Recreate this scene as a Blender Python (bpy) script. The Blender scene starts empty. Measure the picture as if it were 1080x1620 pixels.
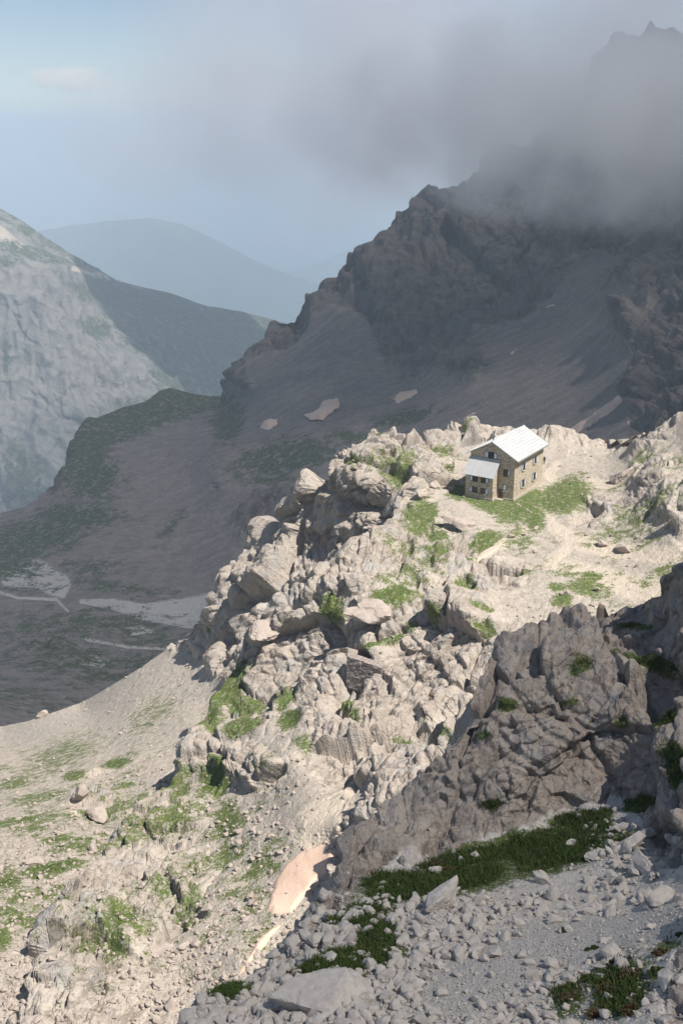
import bpy, math, random
import numpy as np
from mathutils import Vector, Matrix

random.seed(7)
rng = np.random.default_rng(11)
scn = bpy.context.scene
COL = scn.collection
R = math.radians

# ------------------------------------------------------------------ camera model (camera stands at the origin)
FPX, PITCH = 1737.0, R(19.3)
CP, SP = math.cos(PITCH), math.sin(PITCH)

def ug(px, py):
    xc = (np.asarray(px, float) - 540) / FPX
    yc = (810 - np.asarray(py, float)) / FPX
    yd = CP + yc * SP
    return xc / yd, (-SP + yc * CP) / yd

def P(px, py, Y):
    u, g = ug(px, py)
    return np.stack([u * Y, np.asarray(Y) + 0 * u, g * Y], -1)

def project(p):
    d = p[..., 1] * CP - p[..., 2] * SP
    yc = (p[..., 1] * SP + p[..., 2] * CP) / d
    return 540 + FPX * p[..., 0] / d, 810 - FPX * yc, d

SUN = np.array([.425, -.30, .853]); SUN /= np.linalg.norm(SUN)

# ------------------------------------------------------------------ noise
def _h(ix, iy, iz, seed):
    with np.errstate(over='ignore'):
        h = (ix.astype(np.uint32) * np.uint32(374761393) + iy.astype(np.uint32) * np.uint32(668265263)
             + iz.astype(np.uint32) * np.uint32(2147483647 - 62) + np.uint32((seed * 2654435761) & 0xffffffff))
        h = (h ^ (h >> np.uint32(13))) * np.uint32(1274126177)
        h = (h ^ (h >> np.uint32(16))) * np.uint32(2246822519)
        return h ^ (h >> np.uint32(15))

def _r(h, k):
    with np.errstate(over='ignore'):
        h = (h + np.uint32(k * 40503 + 1)) * np.uint32(2654435761)
        h = (h ^ (h >> np.uint32(15))) * np.uint32(2246822519)
        h ^= h >> np.uint32(13)
    return (h >> np.uint32(8)).astype(np.float32) / np.float32(16777216)

def vnoise(p, seed=0):
    f = np.floor(p); t = (p - f).astype(np.float32); i = f.astype(np.int64)
    t = t * t * t * (t * (t * 6 - 15) + 10)
    out = np.zeros(p.shape[0], np.float32)
    for a in (0, 1):
        wx = t[:, 0] if a else 1 - t[:, 0]
        for b in (0, 1):
            wy = t[:, 1] if b else 1 - t[:, 1]
            for c in (0, 1):
                wz = t[:, 2] if c else 1 - t[:, 2]
                out += wx * wy * wz * _r(_h(i[:, 0] + a, i[:, 1] + b, i[:, 2] + c, seed), 0)
    return out * 2 - 1

def fbm(p, scale, octv=4, seed=0, gain=.5):
    out = np.zeros(p.shape[0], np.float32); a = 1.0; q = p / scale; n = 0
    for o in range(octv):
        out += a * vnoise(q + 17.3 * o, seed + o); n += a; a *= gain; q = q * 2.03
    return out / n

def facet(p, scale, seed, M=None, crack=.10, jit=.75):
    """angular fractured blocks: every cell gets its own step and tilt; joints are cut between cells"""
    q = (p @ M.T if M is not None else p) / scale
    q = q + .10 * np.stack([vnoise(q * 1.3, seed + 50), vnoise(q * 1.3 + 9, seed + 51), vnoise(q * 1.3 + 31, seed + 52)], -1)
    base = np.floor(q - .5).astype(np.int64)
    n = q.shape[0]
    f1 = np.full(n, 9e9, np.float32); f2 = f1.copy(); val = np.zeros(n, np.float32)
    for a in (0, 1):
        for b in (0, 1):
            for c in (0, 1):
                cx, cy, cz = base[:, 0] + a, base[:, 1] + b, base[:, 2] + c
                h = _h(cx, cy, cz, seed)
                dx = (q[:, 0] - (cx + .5 + jit * (_r(h, 1) - .5))).astype(np.float32)
                dy = (q[:, 1] - (cy + .5 + jit * (_r(h, 2) - .5))).astype(np.float32)
                dz = (q[:, 2] - (cz + .5 + jit * (_r(h, 3) - .5))).astype(np.float32)
                d = np.sqrt(dx * dx + dy * dy + dz * dz)
                v = .8 * (_r(h, 4) - .5) + 1.5 * ((_r(h, 5) - .5) * dx + (_r(h, 6) - .5) * dy + (_r(h, 7) - .5) * dz) * 2
                m = d < f1
                f2 = np.where(m, f1, np.minimum(f2, d)); val = np.where(m, v, val); f1 = np.where(m, d, f1)
    e = np.clip((f2 - f1) / crack, 0, 1)
    return val - .45 * (1 - e) ** 2

def sstep(x, a, b):
    t = np.clip((x - a) / (b - a), 0, 1)
    return t * t * (3 - 2 * t)

def rotmat(ax, ang):
    return np.array(Matrix.Rotation(R(ang), 3, ax))

# ------------------------------------------------------------------ generic object helpers
def tag(o, label=None, cat=None, group=None, kind=None):
    if label: o['label'] = label
    if cat: o['category'] = cat
    if group: o['group'] = group
    if kind: o['kind'] = kind
    return o

def link(name, me, parent=None):
    o = bpy.data.objects.new(name, me); COL.objects.link(o)
    if parent: o.parent = parent
    return o

def raw_mesh(name, V, Fq, mats=(), smooth=False, tri=False):
    V = np.asarray(V, np.float32); Fq = np.asarray(Fq, np.int32)
    k = Fq.shape[1]
    me = bpy.data.meshes.new(name)
    me.vertices.add(len(V)); me.vertices.foreach_set('co', V.ravel())
    me.loops.add(Fq.size); me.loops.foreach_set('vertex_index', Fq.ravel())
    me.polygons.add(len(Fq)); me.polygons.foreach_set('loop_start', np.arange(0, Fq.size, k, dtype=np.int32))
    me.update(calc_edges=True)
    me.polygons.foreach_set('use_smooth', np.full(len(Fq), bool(smooth)))
    for m in mats: me.materials.append(m)
    return me

def set_attr(me, name, val):
    a = me.attributes.new(name, 'FLOAT', 'POINT'); a.data.foreach_set('value', np.ascontiguousarray(val, np.float32))

# ------------------------------------------------------------------ materials
class NT:
    def __init__(s, name, volume=False):
        s.m = bpy.data.materials.new(name); s.m.use_nodes = True
        s.t = s.m.node_tree; s.t.nodes.clear()
        s.out = s.t.nodes.new('ShaderNodeOutputMaterial')
    def n(s, typ, ins=None, **kw):
        nd = s.t.nodes.new(typ)
        for k, v in kw.items(): setattr(nd, k, v)
        for k, v in (ins or {}).items(): s.put(nd.inputs[k], v)
        return nd
    def put(s, sock, v):
        if isinstance(v, bpy.types.NodeSocket): s.t.links.new(v, sock)
        else:
            if isinstance(v, (tuple, list)) and len(v) == 3 and sock.type == 'RGBA': v = (*v, 1)
            sock.default_value = v
    def math(s, op, a, b=0.0, c=None, clamp=False):
        nd = s.n('ShaderNodeMath', operation=op, use_clamp=clamp)
        s.put(nd.inputs[0], a); s.put(nd.inputs[1], b)
        if c is not None: s.put(nd.inputs[2], c)
        return nd.outputs[0]
    def mix(s, f, a, b):
        nd = s.n('ShaderNodeMix', data_type='RGBA')
        s.put(nd.inputs[0], f); s.put(nd.inputs[6], a); s.put(nd.inputs[7], b)
        return nd.outputs[2]
    def ss(s, v, a, b):
        nd = s.n('ShaderNodeMapRange', interpolation_type='SMOOTHSTEP')
        s.put(nd.inputs[0], v); s.put(nd.inputs[1], a); s.put(nd.inputs[2], b)
        return nd.outputs[0]
    def noise(s, co, scale, detail=4, rough=.55, out=0):
        nd = s.n('ShaderNodeTexNoise', {'Vector': co, 'Scale': scale, 'Detail': detail, 'Roughness': rough})
        return nd.outputs[out]
    def vor(s, co, scale, out='Distance', **kw):
        nd = s.n('ShaderNodeTexVoronoi', {'Vector': co, 'Scale': scale}, **kw)
        return nd.outputs[out]
    def mapping(s, co, scale=(1, 1, 1), rot=(0, 0, 0)):
        return s.n('ShaderNodeMapping', {'Vector': co, 'Scale': scale, 'Rotation': rot}).outputs[0]
    def attr(s, name):
        return s.n('ShaderNodeAttribute', attribute_name=name).outputs['Fac']
    def co(s):
        return s.n('ShaderNodeTexCoord').outputs['Object']
    def surface(s, col, rough=.9, bump=None, bstr=.5, bdist=.1, spec=.2, metal=0.0, normal=None):
        b = s.n('ShaderNodeBsdfPrincipled', {'Base Color': col, 'Roughness': rough, 'Specular IOR Level': spec, 'Metallic': metal})
        if bump is not None:
            bn = s.n('ShaderNodeBump', {'Height': bump, 'Strength': bstr, 'Distance': bdist})
            s.put(b.inputs['Normal'], bn.outputs[0])
        s.put(s.out.inputs['Surface'], b.outputs[0])
        return b

def terrain_mat(name, sc, scree, rock, grass, fall=None, dirt=((.40, .34, .27), (.36, .31, .25)), streak=(1, 1, .35), srot=(0, 0, 0), cell=1.0, bump=1.0, speck=1.0, gnoise=1.0, spk=.3):
    """sc = metres of the main variation; attributes rock / grass / dirt choose the ground cover"""
    t = NT(name); co = t.co()
    big = t.noise(co, .25 / sc, 5, .6); mid = t.noise(co, 1.3 / sc, 6, .65); fine = t.noise(co, 7 / sc, 5, .7)
    vc = t.vor(co, cell / sc * 3.0, 'Color'); vcf = t.vor(co, cell / sc * 8.0, 'Color')
    vg = t.n('ShaderNodeSeparateColor', {0: vc}).outputs[0]; vf = t.n('ShaderNodeSeparateColor', {0: vcf}).outputs[1]
    # scree: stones of slightly different grey
    s1 = t.mix(t.ss(mid, .35, .65), scree[0], scree[1])
    s1 = t.mix(t.math('MULTIPLY', vg, .45 * speck), s1, scree[2]); s1 = t.mix(t.math('MULTIPLY', vf, .35 * speck), s1, scree[1])
    if fall:
        fs = t.noise(t.mapping(t.mapping(co, (1, 1, 1), (0, R(fall), 0)), (.06, .9, 1)), 2.2 / sc, 6, .62)
        s1 = t.mix(t.math('MULTIPLY', t.ss(fs, .45, .7), .5), s1, scree[3]); s1 = t.mix(t.math('MULTIPLY', t.ss(fs, .5, .3), .55), s1, scree[2])
    s1 = t.mix(t.math('MULTIPLY', t.ss(t.noise(co, 4.2 / sc, 4, .65), .56, .66), .55), s1, tuple(min(x * 1.2, .7) for x in scree[2]))
    # rock: streaked and stained limestone
    st = t.noise(t.mapping(co, streak, srot), 1.6 / sc, 6, .65)
    r1 = t.mix(t.ss(st, .36, .66), rock[0], rock[1])
    r1 = t.mix(t.math('MULTIPLY', t.ss(fine, .55, .72), .6), r1, rock[2])
    r1 = t.mix(t.math('MULTIPLY', t.ss(big, .52, .7), .55), r1, rock[2 if len(rock) < 4 else 3])
    dk = t.noise(t.mapping(co, (1.5, 1.5, .13), srot), 2.6 / sc, 5, .6)
    r1 = t.mix(t.math('MULTIPLY', t.ss(dk, .56, .72), .55), r1, tuple(x * .62 for x in rock[2]))
    gy = sum(rock[0]) / 3; r1 = t.mix(t.math('MULTIPLY', t.ss(t.noise(co, .55 / sc, 5, .65), .5, .66), .6), r1, (gy * .92, gy * .9, gy * .87))
    ra = t.ss(t.math('ADD', t.attr('rock'), t.math('MULTIPLY', t.math('SUBTRACT', mid, .5), .9)), .38, .6)
    c = t.mix(ra, s1, r1)
    da = t.ss(t.math('ADD', t.attr('dirt'), t.math('MULTIPLY', t.math('SUBTRACT', mid, .5), .7)), .35, .65)
    c = t.mix(da, c, t.mix(fine, dirt[0], dirt[1]))
    gn = t.math('ADD', t.math('MULTIPLY', t.math('SUBTRACT', mid, .5), 1.1 * gnoise), t.math('MULTIPLY', t.math('SUBTRACT', fine, .5), .9 * gnoise))
    ga = t.ss(t.math('ADD', t.attr('grass'), gn), .36, .66)
    sp = t.noise(co, 2.9 / sc, 3, .6); sp2 = t.noise(co, 8 / sc, 2, .6)
    ga = t.math('MULTIPLY', ga, t.math('SUBTRACT', 1.0, t.math('MULTIPLY', t.math('MAXIMUM', t.ss(sp, .54, .62), t.ss(sp2, .58, .64)), spk)))
    gcol = t.mix(t.ss(mid, .35, .65), grass[0], grass[1]); gcol = t.mix(t.math('MULTIPLY', t.ss(fine, .5, .7), .6), gcol, grass[2])
    c = t.mix(ga, c, gcol)
    wq = t.n('ShaderNodeVectorMath', {0: co, 1: t.n('ShaderNodeVectorMath', {0: t.noise(co, .9 / sc, 3, .5, 1), 3: .9 * sc}, operation='SCALE').outputs[0]}, operation='ADD').outputs[0]
    ck = t.math('MULTIPLY', t.ss(t.vor(t.mapping(wq, (1, 1, .6), (.3, .5, .2)), .75 / sc, 'Distance', feature='DISTANCE_TO_EDGE'), .05, .0), ra)
    ck = t.math('MULTIPLY', ck, t.ss(mid, .42, .58))
    c = t.mix(t.math('MULTIPLY', ck, .6), c, rock[2])
    hgt = t.math('ADD', t.math('MULTIPLY', fine, .6), t.math('MULTIPLY', t.vor(co, cell / sc * 5.0), .5))
    hgt = t.math('ADD', hgt, t.math('MULTIPLY', st, .8))
    hgt = t.math('SUBTRACT', hgt, t.math('MULTIPLY', ck, 1.6))
    t.surface(c, .92, hgt, .75 * bump, .22 * sc, spec=.15)
    return t.m

SCREE = ((.40, .348, .292), (.31, .268, .225), (.50, .445, .38))
ROCKL = ((.40, .348, .295), (.30, .255, .216), (.18, .148, .126), (.48, .428, .37))
GRASS = ((.07, .115, .023), (.115, .135, .042), (.05, .080, .018))
M_near = terrain_mat('near_ground', .9, ((.51, .47, .43), (.40, .365, .33), (.59, .55, .51)), ((.36, .31, .268), (.26, .22, .188), (.15, .122, .104), (.43, .385, .34)), ((.05, .085, .018), (.085, .105, .03), (.035, .06, .012)), dirt=((.37, .345, .32), (.44, .415, .39)), streak=(1.4, 1.4, .3), srot=(0, .5, 0), cell=1.3, bump=.55)
M_ridge = terrain_mat('ridge_ground', 2.2, SCREE, ROCKL, GRASS, dirt=((.50, .43, .35), (.45, .385, .31)), streak=(1.2, 1.2, .3), srot=(0, .45, 0), cell=1.4, bump=.6, gnoise=1.5, spk=.45)
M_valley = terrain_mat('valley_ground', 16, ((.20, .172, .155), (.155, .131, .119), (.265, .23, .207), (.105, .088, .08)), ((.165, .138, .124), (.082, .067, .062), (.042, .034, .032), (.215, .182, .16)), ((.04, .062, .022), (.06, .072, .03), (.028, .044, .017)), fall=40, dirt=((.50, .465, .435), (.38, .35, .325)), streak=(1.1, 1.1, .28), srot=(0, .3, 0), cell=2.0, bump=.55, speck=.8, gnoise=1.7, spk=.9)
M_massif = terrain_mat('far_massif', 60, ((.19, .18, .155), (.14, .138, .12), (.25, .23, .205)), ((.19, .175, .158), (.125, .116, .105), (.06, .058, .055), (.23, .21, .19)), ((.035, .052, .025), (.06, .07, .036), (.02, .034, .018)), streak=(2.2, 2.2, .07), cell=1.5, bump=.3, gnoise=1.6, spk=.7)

# ------------------------------------------------------------------ ground sheets
def rbf_fit(pts):
    A = np.array([(p[0] / 100, p[1] / 100) for p in pts]); n = len(A)
    D = np.linalg.norm(A[:, None] - A[None], axis=2) + np.eye(n) * .03
    np.fill_diagonal(D, -.02)
    Pm = np.c_[np.ones(n), A]
    K = np.zeros((n + 3, n + 3)); K[:n, :n] = D; K[:n, n:] = Pm; K[n:, :n] = Pm.T
    rhs = np.zeros((n + 3, 2)); rhs[:n, 0] = [math.log(p[2]) for p in pts]; rhs[:n, 1] = [p[3] for p in pts]
    return A, np.linalg.solve(K, rhs)

def rbf_eval(fit, px, py):
    A, W = fit; n = len(A)
    q = np.c_[np.ravel(px) / 100, np.ravel(py) / 100]
    out = np.empty((len(q), 2))
    for i in range(0, len(q), 40000):
        s = q[i:i + 40000]
        D = np.sqrt((s[:, None, 0] - A[None, :, 0]) ** 2 + (s[:, None, 1] - A[None, :, 1]) ** 2)
        out[i:i + 40000] = D @ W[:n] + W[n] + s @ W[n + 1:]
    return out

def ell(px, py, L, squash=None):
    """sum of soft ellipses (cx,cy,rx,ry,angle_deg,strength)"""
    out = np.zeros(px.shape, np.float32)
    for e in L:
        cx, cy, rx, ry, a = e[:5]; s = e[5] if len(e) > 5 else 1.0
        ca, sa = math.cos(R(a)), math.sin(R(a))
        x, y = px - cx, py - cy
        r = np.sqrt(((x * ca + y * sa) / rx) ** 2 + ((-x * sa + y * ca) / ry) ** 2)
        out = np.maximum(out, s * np.clip(1.55 - r, 0, 1.2).astype(np.float32))
    return out

def poly_dist(px, py, line):
    d = np.full(px.shape, 1e9, np.float32)
    for (ax, ay, aw), (bx, by, bw) in zip(line[:-1], line[1:]):
        vx, vy = bx - ax, by - ay
        t = np.clip(((px - ax) * vx + (py - ay) * vy) / (vx * vx + vy * vy), 0, 1)
        w = aw + (bw - aw) * t
        d = np.minimum(d, np.hypot(px - ax - t * vx, py - ay - t * vy) / w)
    return d

def trails(px, py, lines):
    out = np.zeros(px.shape, np.float32)
    for l in lines: out = np.maximum(out, np.clip(1.5 - poly_dist(px, py, l), 0, 1))
    return out

class Sheet: pass

def sheet(name, crest, bottom, pts, px0, px1, step, nrow, mat, scales, amps, M, fb, back=(.12, 1.0), nback=26,
          grass=(), dirt=(), lines=(), seed=1, flat=None, crest_noise=0, grassf=None, screeamp=.25, bed=None, gul=None):
    S = Sheet(); S.fit = fit = rbf_fit(pts)
    cols = np.arange(px0, px1 + step, step); nc = len(cols)
    cr = np.interp(cols, [c[0] for c in crest], [c[1] for c in crest])
    bt = np.interp(cols, [c[0] for c in bottom], [c[1] for c in bottom]) if not np.isscalar(bottom) else np.full(nc, float(bottom))
    bt = np.maximum(bt, cr + 6)
    t = np.linspace(0, 1, nrow)
    PY = bt[None] + (cr - bt)[None] * t[:, None]; PX = np.broadcast_to(cols[None], PY.shape)
    # smooth fit on a coarse subset then upsampled
    gs = 6.0; gx0, gy0 = PX.min() - gs, PY.min() - gs
    ngx, ngy = int((PX.max() - gx0) / gs) + 3, int((PY.max() - gy0) / gs) + 3
    GX, GY = np.meshgrid(gx0 + gs * np.arange(ngx), gy0 + gs * np.arange(ngy))
    cv = rbf_eval(fit, GX, GY).reshape(ngy, ngx, 2)
    for _ in range(2):
        cp_ = np.pad(cv, ((1, 1), (1, 1), (0, 0)), 'edge'); cv = .5 * cv + .125 * (cp_[:-2, 1:-1] + cp_[2:, 1:-1] + cp_[1:-1, :-2] + cp_[1:-1, 2:])
    wx = (PX - gx0) / gs; wy = (PY - gy0) / gs; ix = wx.astype(int); iy = wy.astype(int); fx = (wx - ix)[..., None]; fy = (wy - iy)[..., None]
    full = (cv[iy, ix] * (1 - fx) + cv[iy, ix + 1] * fx) * (1 - fy) + (cv[iy + 1, ix] * (1 - fx) + cv[iy + 1, ix + 1] * fx) * fy
    Y = np.exp(full[..., 0]); rock = np.clip(full[..., 1], 0, 1).astype(np.float32)
    V = P(PX, PY, Y)
    # the far side of the crest falls away
    s = (np.linspace(0, 1, nback + 1)[1:] ** 1.5)[:, None]
    top = V[-1]
    Yb = top[None, :, 1] * (1 + back[0] * s); ratio = Yb / top[None, :, 1]
    B = np.stack([top[None, :, 0] * (1 + (ratio - 1) * .6), Yb, top[None, :, 2] - top[None, :, 1] * back[0] * back[1] * (s * .35 + .65 * s ** 1.3)], -1)
    V = np.concatenate([V, B]); rock = np.concatenate([rock, np.repeat(rock[-1:], nback, 0)])
    PX = np.concatenate([PX, np.repeat(PX[-1:], nback, 0)]); PY = np.concatenate([PY, np.repeat(PY[-1:], nback, 0)])
    nr = nrow + nback
    du = np.gradient(V, axis=1); dv = np.gradient(V, axis=0)
    N = np.cross(du, dv); N /= np.linalg.norm(N, axis=2, keepdims=True) + 1e-9
    if flat is not None: fl = flat(V)
    else: fl = np.zeros(V.shape[:2], np.float32)
    p = V.reshape(-1, 3); n = N.reshape(-1, 3)
    rk = rock.ravel()
    slope = 1 - np.abs(n[:, 2])
    rk = np.clip(rk + .55 * fbm(p, scales[0] * 1.5, 4, seed + 90) + .35 * sstep(slope, .25, .55), 0, 1)
    rk = sstep(rk, .3, .62)
    rk = rk * (1 - fl.ravel())
    g = np.zeros(PX.shape, np.float32)
    if grass: g = ell(PX, PY, grass)
    if grassf is not None: g = np.maximum(g, grassf(PX, PY, p.reshape(V.shape), N))
    d = ell(PX, PY, dirt) if dirt else np.zeros(PX.shape, np.float32)
    if lines: d = np.maximum(d, trails(PX, PY, lines))
    soft = np.clip(np.maximum(np.clip(g - .35, 0, 1), d).ravel(), 0, 1)
    rk = rk * (1 - .85 * soft)
    disp = np.zeros(len(p), np.float32)
    for k, (sc, am) in enumerate(zip(scales, amps)):
        disp += am * facet(p, sc, seed + 7 * k, M) * (rk if k < len(scales) - 1 else np.maximum(rk, screeamp))
    if gul:
        q = p * np.array([1 / gul[0], 1 / gul[0], 1 / gul[1]]) + .35 * fbm(p, gul[0] * 2, 3, seed + 320)[:, None]
        disp += gul[2] * rk * ((1 - 2 * np.abs(vnoise(q, seed + 330))) * .6 + (1 - 2 * np.abs(vnoise(q * 2.3, seed + 331))) * .3)
    if bed:
        nb = np.array([.42, -.15, .89]); q = (p @ nb) / bed[0] + .8 * fbm(p, bed[0] * 4, 3, seed + 300)
        fr = np.abs(q - np.round(q)); gate = sstep(fbm(p, bed[0] * 3, 3, seed + 310), -.15, .25)
        disp -= bed[1] * gate * rk * (1 - sstep(fr, .02, .13)); disp += bed[1] * .8 * rk * (_r(_h(np.floor(q + .5).astype(np.int64), np.zeros(len(q), np.int64), np.zeros(len(q), np.int64), seed), 2) - .5)
    disp += fb[1] * fbm(p, fb[0], 6, seed + 200) * (1 - .9 * fl.ravel()) * (1 - .85 * soft)
    dg = disp.reshape(nr, nc); dp = np.pad(dg, 1, 'edge')
    dg = .28 * dg + .12 * (dp[:-2, 1:-1] + dp[2:, 1:-1] + dp[1:-1, :-2] + dp[1:-1, 2:]) + .06 * (dp[:-2, :-2] + dp[2:, 2:] + dp[2:, :-2] + dp[:-2, 2:])
    for _ in range(1):      # broken steps keep a short slope instead of a torn grid edge
        dp = np.pad(dg, 1, 'edge'); nb4 = np.stack([dp[:-2, 1:-1], dp[2:, 1:-1], dp[1:-1, :-2], dp[1:-1, 2:]])
        mk = sstep(np.abs(nb4 - dg).max(0), .15 * amps[1], .4 * amps[1])
        dg = dg + mk * (.5 * dg + .125 * nb4.sum(0) - dg)
    disp = dg.ravel()
    p2 = p + n * disp[:, None]
    S.P = p2.reshape(V.shape); S.N = N; S.rock = rk.reshape(nr, nc); S.grass = g; S.dirt = d; S.PX = PX; S.PY = PY
    S.nvis = nrow; S.smooth = V
    idx = np.arange(nr * nc).reshape(nr, nc)
    Fq = np.stack([idx[:-1, :-1], idx[:-1, 1:], idx[1:, 1:], idx[1:, :-1]], -1).reshape(-1, 4)
    me = raw_mesh(name, p2, Fq, [mat], smooth=False)
    set_attr(me, 'rock', rk); set_attr(me, 'grass', g.ravel()); set_attr(me, 'dirt', d.ravel())
    S.o = tag(link(name, me), kind='structure')
    return S

# hut frame: near corner, long axis, gable axis
HUT = P(811, 793, 190.0); HZ = float(HUT[2])
HA = R(33); AX = np.array([math.sin(HA), math.cos(HA)]); BX = np.array([-math.cos(HA), math.sin(HA)])

def hut_flat(V):
    d = V[..., :2] - HUT[:2]
    a = d @ AX; b = d @ BX
    ox = np.maximum(np.maximum(-2.2 - a, a - 13.2), 0); oy = np.maximum(np.maximum(-.4 - b, b - 9.2), 0)
    w = 1 - sstep(np.hypot(ox, oy), .6, 6.0)
    V[..., 2] = V[..., 2] * (1 - w) + (HZ - .02) * w
    return np.maximum(w, 0).astype(np.float32)

# -- near ground: scree, path, grass and the shaded outcrop
A_pts = [(250, 1900, 19, 0), (600, 1900, 18, 0), (1080, 1900, 16, .2), (1300, 1900, 14, .3),
         (300, 1620, 27.5, .3), (600, 1620, 26, .1), (850, 1620, 25, 0), (1080, 1620, 22, .4), (1300, 1620, 19, .6),
         (380, 1540, 31.5, .35), (500, 1560, 29, .2), (600, 1520, 30.5, .1), (800, 1500, 30.5, 0), (1000, 1500, 28.5, 0), (1080, 1550, 25, .5),
         (480, 1455, 35.5, .4), (560, 1440, 35.5, .1), (690, 1425, 35.5, .1), (850, 1430, 34.5, 0), (1000, 1430, 33, .1), (1080, 1440, 30, .2),
         (640, 1375, 40.5, .1), (760, 1385, 38.5, 0), (870, 1370, 38.8, 0), (960, 1340, 39.0, 0), (1040, 1340, 37.6, .5), (1080, 1300, 37, 1), (1080, 1200, 41, 1), (1250, 1250, 33, 1),
         (1060, 1100, 46.3, 1), (1080, 1000, 49.5, 1),
         (690, 1345, 42.5, .9), (800, 1330, 42.6, .6), (900, 1300, 43.4, .5), (990, 1270, 43.2, .6),
         (680, 1300, 43.9, 1), (720, 1200, 46, 1), (545, 1402, 38.8, .4), (600, 1392, 39.8, .3), (570, 1345, 42.6, .9), (600, 1310, 44.2, 1), (650, 1265, 45.5, 1), (600, 1345, 41.5, 1), (650, 1310, 43.2, 1), (690, 1225, 46.2, 1), (740, 1130, 47.6, 1), (780, 1060, 49.4, 1), (800, 1025, 50.6, 1),
         (800, 1250, 44.4, 1), (850, 1150, 46.2, 1), (880, 1060, 48.0, 1), (850, 1015, 51.5, 1), (850, 990, 53.5, .9),
         (950, 1200, 45.4, 1), (950, 1130, 46.4, 1), (980, 1080, 48, 1), (1000, 1010, 51, .9), (1000, 960, 54.5, .9), (900, 970, 54.8, .9),
         (930, 1250, 44.0, .8), (1060, 960, 51, .9), (1080, 900, 50, 1), (1300, 800, 44, 1), (1250, 1000, 42, 1)]
A_crest = [(230, 1660), (300, 1602), (340, 1570), (390, 1532), (430, 1482), (480, 1448), (528, 1412), (540, 1378), (562, 1328), (598, 1282), (640, 1244), (684, 1206), (716, 1168), (746, 1108), (790, 1015), (850, 985), (920, 966), (1000, 956), (1042, 940), (1052, 915), (1080, 880), (1120, 820), (1350, 700)]
GA = [(870, 1350, 95, 34, -12), (690, 1398, 120, 24, -8), (725, 1364, 66, 15, -12), (840, 1332, 66, 17, -14), (930, 1296, 40, 16, -14), (775, 1352, 70, 20, -14), (905, 1300, 50, 16, -10, .8), (900, 1590, 50, 34, -30, .6), (1060, 1500, 34, 18, 0, .6), (760, 1385, 60, 26, -8), (640, 1402, 70, 20, 5), (570, 1450, 60, 20, -8), (600, 1490, 45, 40, 20), (520, 1530, 75, 30, -14), (365, 1568, 42, 18, -14),
      (980, 1330, 50, 25, 20, .55), (985, 1560, 80, 60, -40, .62), (1020, 1050, 60, 14, 8, .8), (1000, 990, 40, 8, 8, .7), (915, 1060, 26, 14, 0, .55), (1060, 1140, 22, 22, 0), (1075, 1220, 16, 34, 0), (800, 1110, 24, 12, 0, .7), (950, 1310, 30, 18, 0, .8), (780, 1270, 16, 8, 0, .7), (1010, 1270, 30, 12, -30, .8), (900, 1110, 22, 8, 0, .6), (760, 1160, 18, 10, 0, .7), (985, 1145, 14, 8, 0, .7)]
A = sheet('near_slope', A_crest, 1900, A_pts, 240, 1330, 1.5, 620, M_near, [7.5, 3.0, 1.1, .42], [.70, .42, .20, .08],
          np.diag([1, 1, 1.5]) @ rotmat('Y', 28), (9, .3), back=(.30, 1.3), grass=GA, dirt=[(950, 1590, 90, 40, -20, .8)], lines=[[(700, 1580, 45), (850, 1500, 40), (1080, 1455, 22)]], seed=3, screeamp=.3, bed=(1.5, .22))

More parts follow.
